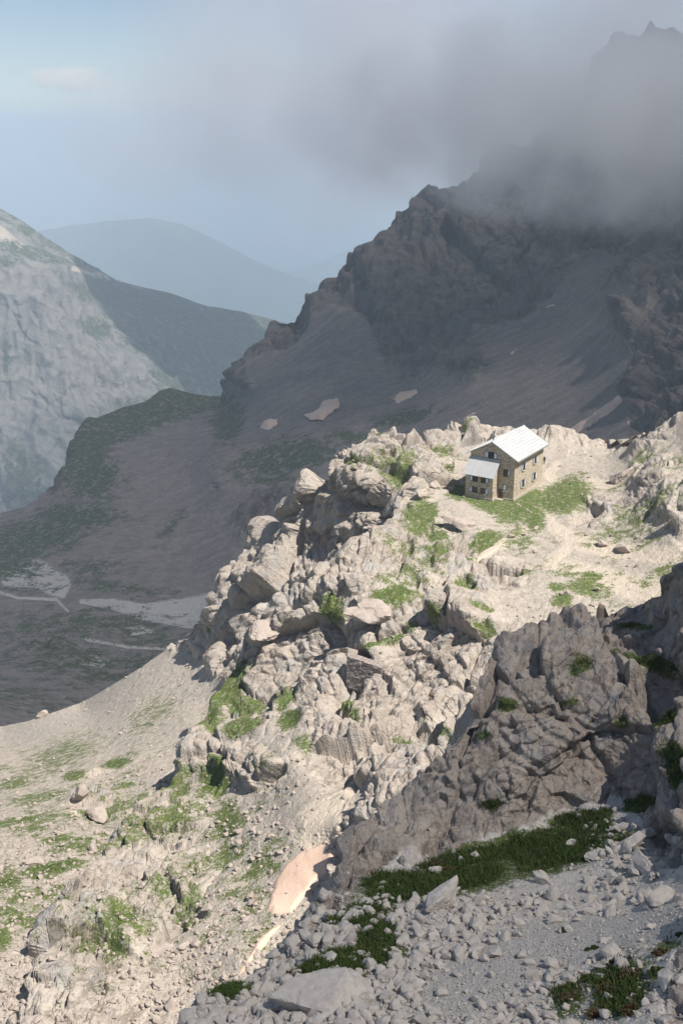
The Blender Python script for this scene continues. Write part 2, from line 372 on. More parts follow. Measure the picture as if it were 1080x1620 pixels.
# -- front of the sunlit ridge, with the hut's terrace
B1_pts = [(811, 793, 190, .0), (745, 786, 192.7, .0), (860, 765, 200.6, .0), (858, 735, 212, .1), (900, 720, 215, .4), (900, 690, 227, .35), (960, 692, 226, .4), (790, 677, 236, .5), (745, 710, 226, .5), (800, 720, 215, .2),
          (690, 770, 199, .5), (640, 800, 190, .5),
          (1080, 670, 200, .5), (1040, 760, 177, .5), (1080, 800, 160, .45), (1080, 710, 190, .4), (1000, 740, 195, .45), (980, 780, 186, .35), (940, 740, 205, .3), (900, 800, 184, .3), (900, 870, 163, .1), (830, 870, 164, .2), (1000, 870, 159, .3), (1080, 880, 150, .3),
          (1000, 930, 145, .1), (900, 960, 140, .2), (850, 985, 137, .4), (760, 900, 157, .5), (760, 980, 139, .45), (700, 930, 151, .5), (700, 830, 176, .6), (640, 860, 166, .9), (730, 830, 175, .6),
          (900, 1050, 128, .4), (1000, 1050, 122, .4), (800, 1100, 126, .6), (900, 1250, 106, .3), (1050, 1250, 104, .3), (800, 1040, 131, .6), (1300, 900, 120, .7), (1300, 700, 150, .8), (1200, 1200, 100, .5),
          (690, 960, 143.5, .6), (690, 1000, 139.5, .95), (690, 1060, 135.5, 1), (690, 1130, 131, .9), (690, 1180, 121, .6), (760, 1040, 134, .9),
          (600, 880, 158, .9), (600, 940, 148.5, .4), (600, 1000, 143.5, .8), (580, 1025, 141, .3), (590, 1090, 135.5, .7), (580, 1180, 122, .7), (550, 1250, 113, .5),
          (560, 880, 160, .9), (540, 912, 156, .9), (500, 930, 157, .9), (450, 960, 158, .9), (405, 1000, 160, 1), (400, 1050, 154.5, .9), (450, 1050, 150, 1), (450, 1120, 140, .5), (520, 1000, 149, .9), (520, 1080, 141.5, 1), (520, 1150, 129, .7), (450, 1200, 124, .3), (480, 1300, 108.5, .15),
          (380, 1070, 157, .8), (350, 1130, 148, .7), (310, 1190, 141, .8), (290, 1220, 140, .9), (400, 1250, 126, .2), (330, 1260, 131, .3), (300, 1300, 124, .3), (350, 1350, 114, .25), (400, 1320, 113, .1), (420, 1400, 102, .05), (420, 1180, 130, .4),
          (250, 1290, 128, .5), (200, 1350, 121, .9), (160, 1400, 112, 1), (300, 1450, 100, .45), (200, 1450, 102, .4), (120, 1480, 99, 1), (100, 1540, 91, 1), (200, 1550, 91, .3), (300, 1560, 89.5, .2), (380, 1520, 89, .05), (200, 1700, 80, .3), (0, 1640, 84, .5), (500, 1600, 84, .1), (620, 1550, 88, .3),
          (470, 1390, 100.5, 0), (510, 1340, 104.5, 0), (430, 1450, 95, 0),
          (550, 1310, 102, .45), (600, 1300, 98, .9), (590, 1225, 110, 1), (650, 1200, 110, 1), (650, 1290, 95, 1), (535, 1375, 99, .25), (600, 1370, 93, .8), (690, 1200, 106, 1), (720, 1180, 104, 1)]
B1_crest = [(-150, 1760), (0, 1632), (30, 1598), (70, 1530), (105, 1450), (140, 1375), (190, 1320), (240, 1268), (284, 1218), (300, 1180), (330, 1130), (352, 1088), (378, 1052), (384, 1005), (402, 982), (432, 955), (468, 916), (530, 904), (562, 872), (592, 848), (640, 795), (680, 765), (716, 738), (745, 700), (770, 680), (800, 678), (850, 690), (900, 686), (930, 692), (965, 690), (1000, 684), (1032, 682), (1056, 668), (1085, 655), (1200, 590), (1350, 520)]
GB1 = [(825, 800, 42, 20, -28, 1.1), (890, 785, 42, 24, -15, 1.15), (790, 802, 42, 12, 8, 1.1), (760, 792, 30, 7, 8), (735, 776, 26, 12, -20, 1.1), (665, 815, 30, 22, -30, .95), (690, 850, 22, 22, -30, .9), (770, 850, 26, 12, -10, 1), (700, 885, 30, 10, -10, .75), (845, 820, 20, 22, 20, .8), (730, 880, 24, 10, 0, .75),
       (622, 940, 32, 14, -12, 1.1), (525, 962, 20, 20, 40, .95), (735, 935, 18, 16, 10, .9), (768, 1000, 16, 8, 0, 1), (765, 975, 16, 5, 0, .8), (690, 975, 20, 6, 0, .7), (935, 912, 18, 8, 0, 1), (930, 930, 42, 18, 10, .68), (890, 950, 20, 14, 0, .75), (880, 930, 14, 10, 0, .7), (645, 985, 18, 10, -30, .6), (605, 1010, 42, 7, -25, .9), (1000, 745, 14, 5, -10, .7), (640, 915, 60, 20, -10, .5), (820, 850, 40, 30, 0, .5),
       (362, 1085, 22, 42, 28, 1.2), (325, 1130, 28, 24, 20, 1.1), (385, 1115, 30, 12, -10, 1.1), (385, 1150, 30, 18, -25, .95), (460, 1140, 18, 20, 60, 1), (545, 1105, 12, 12, 0, 1), (450, 1105, 14, 24, 30, .8), (345, 1235, 22, 34, 35, 1.1), (270, 1235, 16, 28, 30, 1), (360, 1300, 30, 40, 30, .72), (185, 1208, 22, 8, 0, .9), (290, 1255, 20, 26, 30, .7), (190, 1470, 40, 24, -20, .72), (170, 1510, 46, 18, 0, .72), (300, 1420, 36, 20, -40, .62), (250, 1400, 40, 24, 0, .56), (190, 1420, 22, 10, 0, .6), (480, 1180, 20, 12, 0, .6), (560, 1130, 14, 14, 0, .6), (300, 1450, 24, 12, 0, .7), (700, 1165, 16, 8, 0, .8), (640, 1165, 20, 8, 0, .7), (720, 1040, 10, 10, 0, .5)]
LB1 = [[(880, 735, 7), (866, 752, 7), (905, 772, 5), (940, 765, 8), (985, 770, 5)], [(862, 795, 7), (870, 830, 9), (905, 855, 14), (960, 870, 12), (1080, 880, 16)], [(905, 855, 10), (870, 890, 10), (930, 905, 14), (1000, 930, 20), (1090, 930, 22)], [(830, 835, 5), (770, 870, 6), (740, 890, 5)], [(480, 1310, 26), (540, 1260, 18), (500, 1330, 20)]]
def slope_grass(px, py, V, N):
    w = sstep(py, 1120, 1230) * sstep(520 - px, 0, 120) * (1 - .5 * sstep(py, 1420, 1600))
    n = fbm(V.reshape(-1, 3) * np.array([.6, 1, 1]), 7, 5, 888, .6).reshape(px.shape)
    hut_side = sstep(py, 690, 720) * sstep(1000 - py, 0, 60) * sstep(px, 560, 620)
    return (np.maximum(w * (.36 + .8 * n), hut_side * (.22 + .8 * n)) * (N[..., 2] > .45)).astype(np.float32)

B1 = sheet('ridge_front', B1_crest, 1720, B1_pts, -100, 1330, 1.5, 760, M_ridge, [15, 6.5, 2.6, 1.0], [2.2, 1.3, .66, .24],
           np.diag([.72, .85, 1.45]) @ rotmat('Y', 35), (24, .55), back=(.09, 1.5), grass=GB1, dirt=[(380, 1390, 40, 20, -30, .7), (860, 800, 14, 10, 0, .9)], lines=LB1, seed=23, flat=hut_flat, screeamp=.3, bed=(2.6, .38), grassf=slope_grass)

# -- back of the ridge: rocky knoll, the dark alcove, left cliffs and the long scree slope
B2_pts = [(570, 690, 222, .9), (640, 700, 223, .7), (690, 690, 229, .6), (745, 676, 235, .6), (800, 678, 238, .5), (545, 702, 219, 1), (700, 720, 217, .5), (620, 735, 211, .6), (700, 750, 208, .6), (650, 760, 204, .7),
          (560, 738, 206, .8), (620, 768, 199, .8), (540, 775, 206.5, 1), (560, 800, 205, 1), (560, 830, 205, 1), (540, 870, 206, 1), (600, 830, 200.5, 1), (600, 800, 200.5, 1), (500, 895, 204, 1), (494, 780, 215, 1), (490, 830, 214, 1), (470, 870, 212, 1), (430, 885, 214, 1), (660, 790, 194, .8), (650, 830, 193, .8),
          (335, 955, 236, 1), (400, 870, 238, 1), (440, 825, 233, .9), (485, 790, 222, 1), (350, 1000, 222, 1), (312, 1015, 233, .9), (420, 930, 206, 1), (380, 960, 212, 1), (330, 1080, 203, .3), (370, 1040, 195, .6), (330, 1120, 187, .1), (310, 1050, 222, .2),
          (300, 1200, 158, .2), (270, 1220, 153, .2), (300, 1150, 175, .1), (250, 1100, 213, .05), (250, 1150, 186, .05), (250, 1250, 145, .3), (200, 1250, 150, .25), (100, 1250, 155, .15), (220, 1065, 240, .1), (130, 1118, 255, .15), (0, 1152, 265, .3), (0, 1200, 192, .2), (100, 1180, 198, .1), (0, 1300, 140, .1), (100, 1350, 123, .1), (0, 1400, 116, .1), (0, 1500, 99, .05), (100, 1450, 106, .1), (0, 1650, 86, .1), (-200, 1300, 150, .1), (-200, 1600, 90, .1), (-200, 1190, 250, .2),
          (145, 1275, 141, .75), (220, 1190, 168, .3), (150, 1210, 168, .2), (300, 1400, 115, .2), (400, 1300, 125, .2), (450, 1150, 160, .4), (550, 1000, 180, .7), (700, 900, 175, .6), (450, 1000, 190, .8), (800, 800, 200, .5)]
B2_crest = [(-250, 1215), (-100, 1180), (0, 1152), (60, 1136), (130, 1112), (220, 1058), (270, 1022), (300, 1000), (318, 968), (345, 935), (372, 900), (398, 866), (415, 842), (440, 832), (462, 805), (485, 790), (489, 765), (512, 738), (540, 700), (556, 688), (590, 684), (612, 694), (640, 700), (672, 692), (705, 680), (745, 670), (790, 674), (840, 690), (860, 710)]
GB2 = [(640, 755, 34, 12, -10, .8), (715, 742, 18, 10, 0, .9), (690, 715, 40, 10, -10, .55), (620, 740, 60, 20, 0, .5), (555, 730, 14, 8, 0, .8), (420, 940, 10, 4, 0, .8), (600, 690, 20, 6, 0, .6), (740, 680, 12, 4, 0, .8), (345, 1000, 14, 4, -40, .6),
       (85, 1372, 50, 11, -10, 1.1), (60, 1380, 30, 12, 0, 1), (90, 1328, 30, 8, -10, .85), (15, 1395, 24, 10, -10, .9), (20, 1240, 40, 12, -10, .6), (60, 1260, 60, 14, -10, .55), (120, 1225, 24, 8, -10, .8), (185, 1208, 24, 8, -10, .95), (200, 1240, 26, 6, 0, .7), (60, 1300, 70, 30, -15, .5), (100, 1195, 90, 30, -20, .48), (240, 1130, 80, 30, -35, .4), (80, 1410, 30, 8, -30, .7), (10, 1440, 30, 10, 0, .8), (5, 1480, 20, 24, 0, .7), (40, 1420, 90, 30, 0, .48)]
B2 = sheet('ridge_back', B2_crest, [(-250, 1700), (60, 1700), (300, 1320), (420, 1180), (520, 1050), (700, 940), (860, 860)], B2_pts, -220, 850, 1.6, 560, M_ridge, [17, 7, 2.8, 1.1], [3.2, 1.7, .75, .26],
           np.diag([.95, .95, .85]) @ rotmat('Y', 30), (26, .7), back=(.16, 1.25), grass=GB2, seed=61, screeamp=.45, bed=(3.2, .45), grassf=slope_grass)

# -- valley, grassy spur and the big mountain
C_pts = [(-250, 1180, 370, .1), (0, 1130, 430, .1), (100, 1100, 490, .1), (165, 1072, 565, .1), (0, 1040, 610, .1), (250, 1050, 590, .1), (350, 1000, 640, .1), (100, 980, 700, .05), (300, 970, 700, 0), (0, 950, 745, .05), (200, 950, 730, .05), (0, 900, 820, .1), (0, 850, 915, .1), (50, 808, 1000, .1), (0, 815, 1000, .1), (-250, 830, 1000, .1), (-250, 950, 760, .1),
         (100, 860, 885, .15), (150, 800, 960, .1), (100, 740, 1060, .5), (82, 770, 1040, .7), (150, 668, 1180, .1), (150, 720, 1090, .05), (230, 642, 1240, 0), (265, 618, 1280, 0), (330, 632, 1290, -.2), (380, 640, 1200, 0), (350, 642, 1275, .05), (250, 690, 1130, .1), (300, 700, 1100, .1),
         (370, 600, 1290, .3), (430, 520, 1320, 1), (500, 460, 1340, 1), (560, 400, 1360, 1), (620, 350, 1370, 1), (690, 300, 1370, 1), (750, 275, 1360, 1), (830, 230, 1330, 1), (920, 180, 1300, 1), (970, 90, 1290, 1), (1000, 60, 1270, 1), (1080, 70, 1230, 1), (1300, 60, 1150, 1),
         (450, 565, 1230, .35), (530, 490, 1245, .4), (560, 520, 1220, .1), (640, 558, 1150, .6), (600, 500, 1215, .8), (700, 500, 1180, .4), (760, 470, 1200, .5), (850, 450, 1190, .5), (950, 400, 1150, .6), (1050, 340, 1090, .6), (400, 600, 1210, .3),
         (700, 400, 1265, 1), (800, 360, 1270, 1), (900, 320, 1230, 1), (1000, 250, 1190, 1), (1080, 220, 1150, 1), (600, 430, 1275, 1),
         (500, 650, 1030, .05), (420, 670, 1055, .1), (350, 700, 1035, .35), (345, 760, 930, .3), (350, 800, 900, .35), (250, 850, 875, .1), (300, 900, 810, .1), (430, 780, 905, .4), (400, 830, 850, .6), (500, 740, 900, .3), (600, 680, 960, .15), (700, 640, 960, .1), (740, 600, 985, .5), (800, 640, 900, .1), (900, 650, 830, .05), (1000, 650, 760, .2), (1080, 650, 700, .9), (1000, 560, 840, .1), (1080, 560, 765, 1), (900, 560, 950, .05), (800, 560, 1020, .05), (1000, 480, 905, .3), (1080, 450, 880, .7), (1040, 620, 735, .9), (300, 750, 1015, .15), (180, 850, 880, .1), (560, 590, 1105, .05), (1300, 600, 600, 1),
         (600, 900, 700, .1), (800, 800, 720, .1), (1000, 780, 620, .1), (450, 1000, 600, .1), (600, 1100, 500, .1), (1000, 1000, 450, .1), (100, 1250, 340, .1), (-250, 1300, 320, .1), (400, 1150, 460, .1)]
C_crest = [(-250, 835), (0, 812), (40, 803), (62, 788), (80, 765), (95, 728), (112, 698), (150, 664), (195, 645), (230, 636), (252, 618), (270, 612), (300, 622), (330, 628), (350, 630), (362, 606), (392, 566), (430, 515), (470, 494), (510, 462), (540, 420), (580, 392), (610, 362), (626, 338), (650, 322), (672, 296), (692, 300), (708, 292), (750, 272), (830, 225), (900, 190), (950, 130), (962, 95), (978, 66), (1000, 54), (1040, 52), (1080, 60), (1350, 20)]
GC = [(230, 650, 110, 26, -12, 1.2), (130, 720, 40, 50, 20, 1.1), (180, 680, 80, 24, -20, 1.15), (300, 640, 60, 12, 0, 1.2), (150, 760, 50, 40, 0, .75), (120, 820, 80, 24, 0, .75), (60, 850, 80, 30, -5, .85), (30, 870, 70, 20, 0, .8), (450, 720, 90, 28, -10, .85), (360, 670, 26, 40, 20, .8), (420, 760, 60, 16, 0, .6), (640, 660, 60, 14, -8, .7), (560, 690, 60, 16, 0, .6), (150, 990, 170, 34, 0, .52), (60, 1000, 100, 20, 0, .5), (250, 1010, 90, 20, 0, .5), (200, 1060, 140, 30, -5, .55), (100, 1040, 120, 40, 0, .5), (190, 930, 120, 16, 10, .48), (120, 900, 100, 16, 0, .5), (50, 930, 90, 14, 0, .45), (330, 1010, 60, 30, 0, .48), (270, 830, 40, 12, -50, .5), (760, 590, 30, 10, -30, .5), (20, 900, 60, 16, 0, .8)]
LC = [[(15, 918, 12), (60, 908, 22), (92, 925, 20), (100, 942, 5)], [(130, 952, 4), (180, 955, 8), (230, 968, 13), (290, 964, 18), (350, 958, 24)], [(230, 972, 8), (330, 990, 12)], [(0, 938, 3), (30, 948, 2.5), (90, 950, 2), (110, 970, 2)], [(120, 1010, 2.5), (140, 1018, 2.5), (180, 1025, 2), (260, 1030, 2)], [(190, 1000, 2), (220, 990, 3), (240, 1000, 3), (200, 1012, 2)], [(130, 1050, 2), (165, 1055, 2.5), (150, 1040, 2)]]

def valley_grass(px, py, V, N):
    w = sstep(py, 960, 1010) * sstep(1150 - py, 0, 60)
    n = fbm(V.reshape(-1, 3) * np.array([.35, 1, 1]), 26, 4, 777).reshape(px.shape)
    return (w * (.46 + .6 * n)).astype(np.float32)

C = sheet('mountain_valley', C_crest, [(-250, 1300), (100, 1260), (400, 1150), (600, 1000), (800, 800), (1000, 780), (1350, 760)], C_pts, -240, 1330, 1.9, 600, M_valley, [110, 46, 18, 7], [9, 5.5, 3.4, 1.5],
          np.diag([1.2, 1.2, .6]) @ rotmat('Y', 24), (120, 6), back=(.12, .8), grass=GC, lines=LC, seed=101, bed=(30, 2.5), gul=(60, 260, 16), grassf=valley_grass, screeamp=.22)

# -- massif across the valley
D_pts = [(0, 328, 3300, .2), (-350, 150, 3300, .3), (80, 380, 3350, .1), (180, 440, 3450, .1), (330, 487, 3700, 0), (430, 505, 3950, 0), (0, 388, 2900, .5), (100, 415, 2950, .5), (135, 478, 2950, 1), (60, 450, 2860, 1), (0, 500, 2800, 1), (0, 600, 2760, 1), (130, 560, 2820, 1), (200, 600, 2850, .8), (0, 820, 2650, .9), (250, 650, 2800, .8), (180, 500, 3050, .2), (300, 560, 3200, .15), (430, 600, 3500, .05), (-250, 600, 2700, 1), (-250, 380, 2900, .7), (200, 700, 2780, 1), (100, 830, 2650, .6), (350, 640, 3100, .2), (600, 640, 3800, 0), (600, 540, 4100, 0), (60, 760, 2600, .4)]
D_crest = [(-350, 120), (-100, 285), (0, 328), (30, 345), (80, 378), (130, 405), (180, 436), (260, 462), (330, 486), (380, 494), (430, 506), (480, 520), (600, 560), (700, 600)]
GD = [(80, 365, 130, 34, 27, .6), (280, 520, 120, 60, 20, 1), (380, 560, 90, 80, 10, 1), (200, 470, 90, 24, 14, .9), (60, 398, 70, 12, 14, .8), (100, 375, 60, 24, 28, .6), (330, 620, 90, 50, 0, .9), (150, 520, 30, 22, 30, .7), (40, 750, 26, 50, -20, 1), (10, 560, 8, 50, 0, .7), (60, 790, 60, 24, 0, .9), (200, 640, 30, 12, 0, .6), (260, 590, 30, 30, 0, .8), (430, 540, 60, 40, 0, 1), (20, 410, 30, 10, 5, .7), (500, 600, 100, 60, 0, 1)]
LD = [[(0, 365, 12), (30, 385, 7), (60, 398, 4)], [(118, 424, 5), (150, 434, 5), (182, 441, 3)]]
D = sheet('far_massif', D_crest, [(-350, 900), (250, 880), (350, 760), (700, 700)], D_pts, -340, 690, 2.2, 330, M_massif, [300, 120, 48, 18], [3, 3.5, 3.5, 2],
          np.diag([1.5, 1.5, .3]), (400, 22), back=(.14, .6), grass=GD, lines=LD, seed=151, gul=(62, 1300, 22), bed=(130, 6), screeamp=.25)

# -- distant hills and lowland
M_hill = terrain_mat('distant_hill', 150, ((.05, .07, .035), (.07, .08, .04), (.09, .09, .05)), ((.05, .07, .035), (.07, .08, .04), (.09, .09, .05)), ((.035, .055, .025), (.05, .07, .03), (.03, .045, .02)), cell=2)
def hill(name, crest, Y, depth, seed):
    pts = [(x, y, Y, 0) for x, y in crest] + [(x, y + 260, Y - depth, 0) for x, y in crest]
    return sheet(name, crest, [(crest[0][0], crest[0][1] + 260), (crest[-1][0], crest[-1][1] + 260)], pts, crest[0][0], crest[-1][0], 4, 90, M_hill, [600, 250], [30, 16], np.eye(3), (900, 70), back=(.2, .35), seed=seed,
                 grass=[(300, 500, 900, 400, 0, 1)])
hill('distant_hills', [(-400, 440), (-150, 400), (80, 362), (160, 352), (240, 346), (290, 356), (340, 378), (400, 410), (470, 440), (640, 480), (800, 520)], 10500, 2600, 201)
hill('distant_ridge', [(200, 500), (330, 470), (440, 440), (520, 408), (600, 374), (690, 345), (860, 330), (1100, 330)], 13500, 3000, 231)
gx = 30000
me = raw_mesh('lowland', [(-gx, -2000, -1900), (gx, -2000, -1900), (gx, 40000, -1900), (-gx, 40000, -1900)], [(0, 1, 2, 3)], [M_hill])
tag(link('lowland', me), kind='structure')

# ------------------------------------------------------------------ looking things up on the ground
SH = [A, B1, B2, C]
ALLP = np.concatenate([s.P[:s.nvis].reshape(-1, 3) for s in SH]); ALLN = np.concatenate([s.N[:s.nvis].reshape(-1, 3) for s in SH])
QX, QY, QD = project(ALLP)
def hit(px, py, r=4.0):
    for k in range(6):
        m = np.nonzero((np.abs(QX - px) < r) & (np.abs(QY - py) < r))[0]
        if len(m): break
        r *= 1.8
    dmin = QD[m].min(); m = m[QD[m] < dmin * 1.06 + .5]
    j = m[np.argmin((QX[m] - px) ** 2 + (QY[m] - py) ** 2)]
    return ALLP[j].copy(), ALLN[j].copy(), float(QD[j])

# ------------------------------------------------------------------ rocks
def ico(sub):
    import bmesh
    bm = bmesh.new(); bmesh.ops.create_icosphere(bm, subdivisions=sub, radius=1)
    V = np.array([v.co for v in bm.verts]); Fq = np.array([[v.index for v in f.verts] for f in bm.faces]); bm.free()
    return V, Fq
ICO = {k: ico(k) for k in (1, 2, 3, 4)}

def rock_verts(sub, seed, flatness=.8, planes=11, rough=.05):
    r = np.random.default_rng(seed)
    V, Fq = ICO[sub]
    n = r.normal(size=(planes, 3)); n /= np.linalg.norm(n, axis=1)[:, None]
    h = r.uniform(.34, .74, planes)
    d = V @ n.T
    rad = np.where(d > .05, h[None] / np.maximum(d, .05), 9).min(1)
    V = V * np.minimum(rad, 1.05)[:, None]
    if sub >= 3:
        V = V * (1 + rough * fbm(V + seed, .5, 4, seed)[:, None] + (.09 * facet(V + seed * 3.1, .6, seed))[:, None])
    V = V * np.array([1, r.uniform(.55, .95), flatness * r.uniform(.6, 1.05)])
    return V, Fq

def stone_mat(name, c0, c1, c2, sc):
    t = NT(name); co = t.co(); oi = t.n('ShaderNodeObjectInfo').outputs['Random']
    n1 = t.noise(co, 1.7 / sc, 6, .65); n2 = t.noise(co, 9 / sc, 5, .7)
    tint = t.math('ADD', t.math('MULTIPLY', oi, .5), t.math('MULTIPLY', t.attr('tint'), .9))
    c = t.mix(t.ss(n1, .35, .65), c0, c1); c = t.mix(t.math('MULTIPLY', t.ss(n2, .52, .72), .6), c, c2)
    c = t.mix(t.math('MULTIPLY', tint, .5, clamp=True), c, c1)
    t.surface(c, .92, t.math('ADD', n1, t.math('MULTIPLY', n2, .5)), .6, .06 * sc, spec=.15)
    return t.m
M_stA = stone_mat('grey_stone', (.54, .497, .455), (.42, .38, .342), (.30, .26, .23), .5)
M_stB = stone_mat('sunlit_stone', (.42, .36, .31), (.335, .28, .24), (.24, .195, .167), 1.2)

def boulder(px, py, wpx, label, sub=4, flat=.75, mat=None, seed=0, rot=None, group=None, name='boulder', stretch=1.0, sink=.22):
    p, n, d = hit(px, py)
    w = wpx / FPX * d * .55
    V, Fq = rock_verts(sub, seed + 1000, flat, 16)
    V = V * w * np.array([stretch, 1, 1])
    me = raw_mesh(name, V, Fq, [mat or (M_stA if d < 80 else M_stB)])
    o = link(name, me)
    q = p + np.array([0, 0, w * flat * (.5 - sink)])
    o.location = q
    o.rotation_euler = rot or (random.uniform(-.25, .25), random.uniform(-.25, .25), random.uniform(-3, 3))
    return tag(o, label, 'boulder', group)

bl = [
 (690, 1434, 92, 'big pale boulder at the lower edge of the dark grass patch, standing above the scree', .8, 1.0, None),
 (855, 1394, 46, 'pale boulder lying alone in the middle of the dark green grass', .75, 1.1, None),
 (905, 1337, 27, 'thin flat pale stone lying near the top of the dark green grass', .35, 1.2, (0.1, 0.1, -.3)),
 (512, 1588, 175, 'long pale slab with a flat top at the bottom edge of the scree', .45, 1.25, (.05, .1, .25)),
 (468, 1602, 34, 'rounded stone leaning against the front of the long pale slab', .85, 1, None),
 (660, 1560, 40, 'pale rock wedged at the right end of the long slab', .8, 1, None),
 (1000, 1338, 60, 'largest block of the pale rock pile at the right end of the grass', .75, 1, None),
 (940, 1356, 44, 'flat brownish block at the left foot of the pale rock pile', .6, 1.1, None),
 (985, 1312, 36, 'block on the very top of the pale rock pile beside the grass', .7, 1, None),
 (963, 1351, 26, 'white upright block at the left edge of the pale rock pile', .95, .9, None),
 (1018, 1375, 58, 'tall block in the lower right of the pale rock pile, near the rock wall', .85, 1, None),
 (1052, 1420, 56, 'wedge shaped block where the gravel path meets the right rock wall', .75, 1.1, None),
 (930, 1425, 34, 'squarish stone at the upper border of the gravel path', .7, 1, None),
 (780, 1455, 36, 'brownish boulder in the upper scree right of the big pale boulder', .75, 1, None),
 (690, 1380, 34, 'pale rock on the upper left border of the dark grass patch', .8, 1, None),
 (752, 1355, 30, 'pale rock at the foot of the shaded outcrop, on top of the grass border', .8, 1, None),
 (650, 1360, 58, 'brown shaded boulder at the left foot of the dark outcrop', .85, 1, None),
 (600, 1565, 36, 'grey block in the scree above the long slab', .8, 1, None),
 (560, 1452, 40, 'flat grey slab at the rim between the two dark grass patches', .4, 1.3, None),
 (1050, 1560, 70, 'pale rounded rock at the bottom right corner of the path', .7, 1.1, None),
 (1008, 1567, 20, 'small pale stone among the reddish plants at bottom right', .7, 1, None),
 (730, 833, 62, 'large white slab boulder below the hut with a sharp left edge', .55, 1.15, (.35, .1, .5)),
 (702, 805, 58, 'wide white rock slab just below and left of the hut', .4, 1.25, (.2, .1, .2)),
 (668, 787, 30, 'squarish pale boulder at the left end of the grass by the hut', .8, 1, None),
 (688, 770, 26, 'grey boulder on the rocky slope left of the hut', .8, 1, None),
 (808, 850, 20, 'larger one of two pale boulders beside the path bend below the hut', .75, 1, None),
 (829, 847, 13, 'smaller one of two pale boulders beside the path bend below the hut', .7, 1, None),
 (848, 836, 15, 'lone pale boulder on the edge of the path below the hut lawn', .7, 1, None),
 (985, 873, 46, 'wide grey rock standing out of the pale gravel right of the path', .7, 1.2, None),
 (953, 864, 26, 'dark rock touching the left of the wide grey rock in the gravel', .75, 1, None),
 (888, 738, 12, 'small dark boulder behind the hut near its far corner', .85, 1, None),
 (985, 757, 40, 'big grey brown block at the left end of the right hand rock band', .7, 1.2, (.1, -.4, .2)),
 (938, 958, 16, 'bright white stone at the edge of the shaded slab', .8, 1, None),
 (895, 940, 22, 'pale boulder in the grass patch above the shaded slab', .8, 1, None),
 (412, 1010, 78, 'huge square boulder overhanging the left side of the sunlit ridge', .9, 1, (.1, .25, .5)),
 (600, 975, 72, 'broad pale boulder with a flat lit top above the dry stone wall', .55, 1.3, (.2, .05, .3)),
 (405, 860, 36, 'pale block perched on the skyline of the left cliffs', .9, 1, None),
 (150, 1290, 62, 'big pale boulder resting on the left slope below a pointed rock', .6, 1.2, None),
 (128, 1262, 40, 'pointed rock standing behind the big boulder on the left slope', 1.2, .8, (0, -.2, .3)),
 (376, 1318, 25, 'rounded boulder on the scree beside the mossy patch', .85, 1, None),
 (430, 1325, 24, 'brown edged boulder in the bright scree above the snow patch', .75, 1.1, None),
 (398, 1420, 26, 'pale block at the left edge of the snow patch', .8, 1, None),
 (165, 1435, 46, 'rounded grey boulder on the spine in the lower left', .8, 1, None),
 (270, 1592, 34, 'pyramid shaped boulder near the bottom left of the picture', .9, 1, None),
 (248, 1560, 26, 'grey boulder directly above the pyramid shaped one at bottom left', .8, 1, None),
 (290, 1500, 26, 'left one of two rounded boulders side by side in the lower scree', .75, 1, None),
 (308, 1496, 26, 'right one of two rounded boulders side by side in the lower scree', .8, 1, None),
 (248, 1508, 40, 'long low boulder in the lower left scree', .45, 1.4, (0, 0, .2)),
 (330, 1440, 28, 'bright boulder above the two rounded boulders in the lower scree', .75, 1, None),
 (70, 1132, 36, 'light boulder at the near edge of the shaded valley floor', .7, 1.1, None),
 (55, 1365, 40, 'pale rock with a flat lit top behind the small lawn on the left slope', .55, 1.2, None),
 (145, 1345, 34, 'lit boulder at the top of the rocky spine in the lower left', .7, 1, None)]
for i, (px, py, w, lab, fl, st, rot) in enumerate(bl):
    boulder(px, py, w, lab, 4, fl, None, i * 13 + 5, rot, stretch=st)

# loose stones: candidates sit on vertices of the ground sheets
def candidates(S, n, region, seed, smin, smax, powr):
    r = np.random.default_rng(seed)
    w = region(S).ravel()[: S.nvis * S.P.shape[1]].astype(float); w = np.clip(w, 0, None)
    j = r.choice(len(w), n, p=w / w.sum())
    p = S.P.reshape(-1, 3)[j]; nn = S.N.reshape(-1, 3)[j]
    size = smin * (smax / smin) ** (r.random(n) ** powr)
    return p, nn, size

def regA(S):
    scree = sstep(S.PY, 1395, 1440) * (1 - .96 * np.clip(S.grass - .3, 0, 1)) * (1 - .93 * np.clip(S.dirt, 0, 1)) * (1 - .75 * sstep(S.PX, 820, 1000))
    pile = np.exp(-((S.PX - 985) / 48) ** 2 - ((S.PY - 1360) / 50) ** 2) * 1.6
    return (scree + pile + .02 * (S.PY > 1300)) * (S.PX > 290) * (S.PX < 1090)
def regA2(S):
    return ((S.PY > 1395) * (.25 + S.dirt) * (1 - .8 * np.clip(S.grass - .3, 0, 1)) + .03 * (S.rock < .3))*(S.PX < 1100)
def regB(S):
    return (1 - .9 * S.rock) * (1 - .6 * np.clip(S.grass - .4, 0, 1)) * (1 - .85 * np.clip(S.dirt, 0, 1)) * (.25 + sstep(S.PY, 1150, 1350)) * (S.PX > -60) * (S.PX < 1120)
def regB2(S):
    return (1 - .9 * S.rock) * (1 - .6 * np.clip(S.grass - .4, 0, 1)) * (.3 + sstep(S.PY, 1180, 1350)) * (S.PX > -60)
sets = [(candidates(A, 20000, regA, 1, .055, .58, 3.2), M_stA, 'A'), (candidates(A, 9000, regA2, 2, .035, .12, 1.5), M_stA, 'A'),
        (candidates(B1, 13000, regB, 3, .10, .9, 3.6), M_stB, 'B'), (candidates(B2, 10000, regB2, 4, .12, .9, 3.6), M_stB, 'B')]
protos = {s: [rock_verts(s, 300 + k, .72, 13) for k in range(10)] for s in (1, 2, 3)}
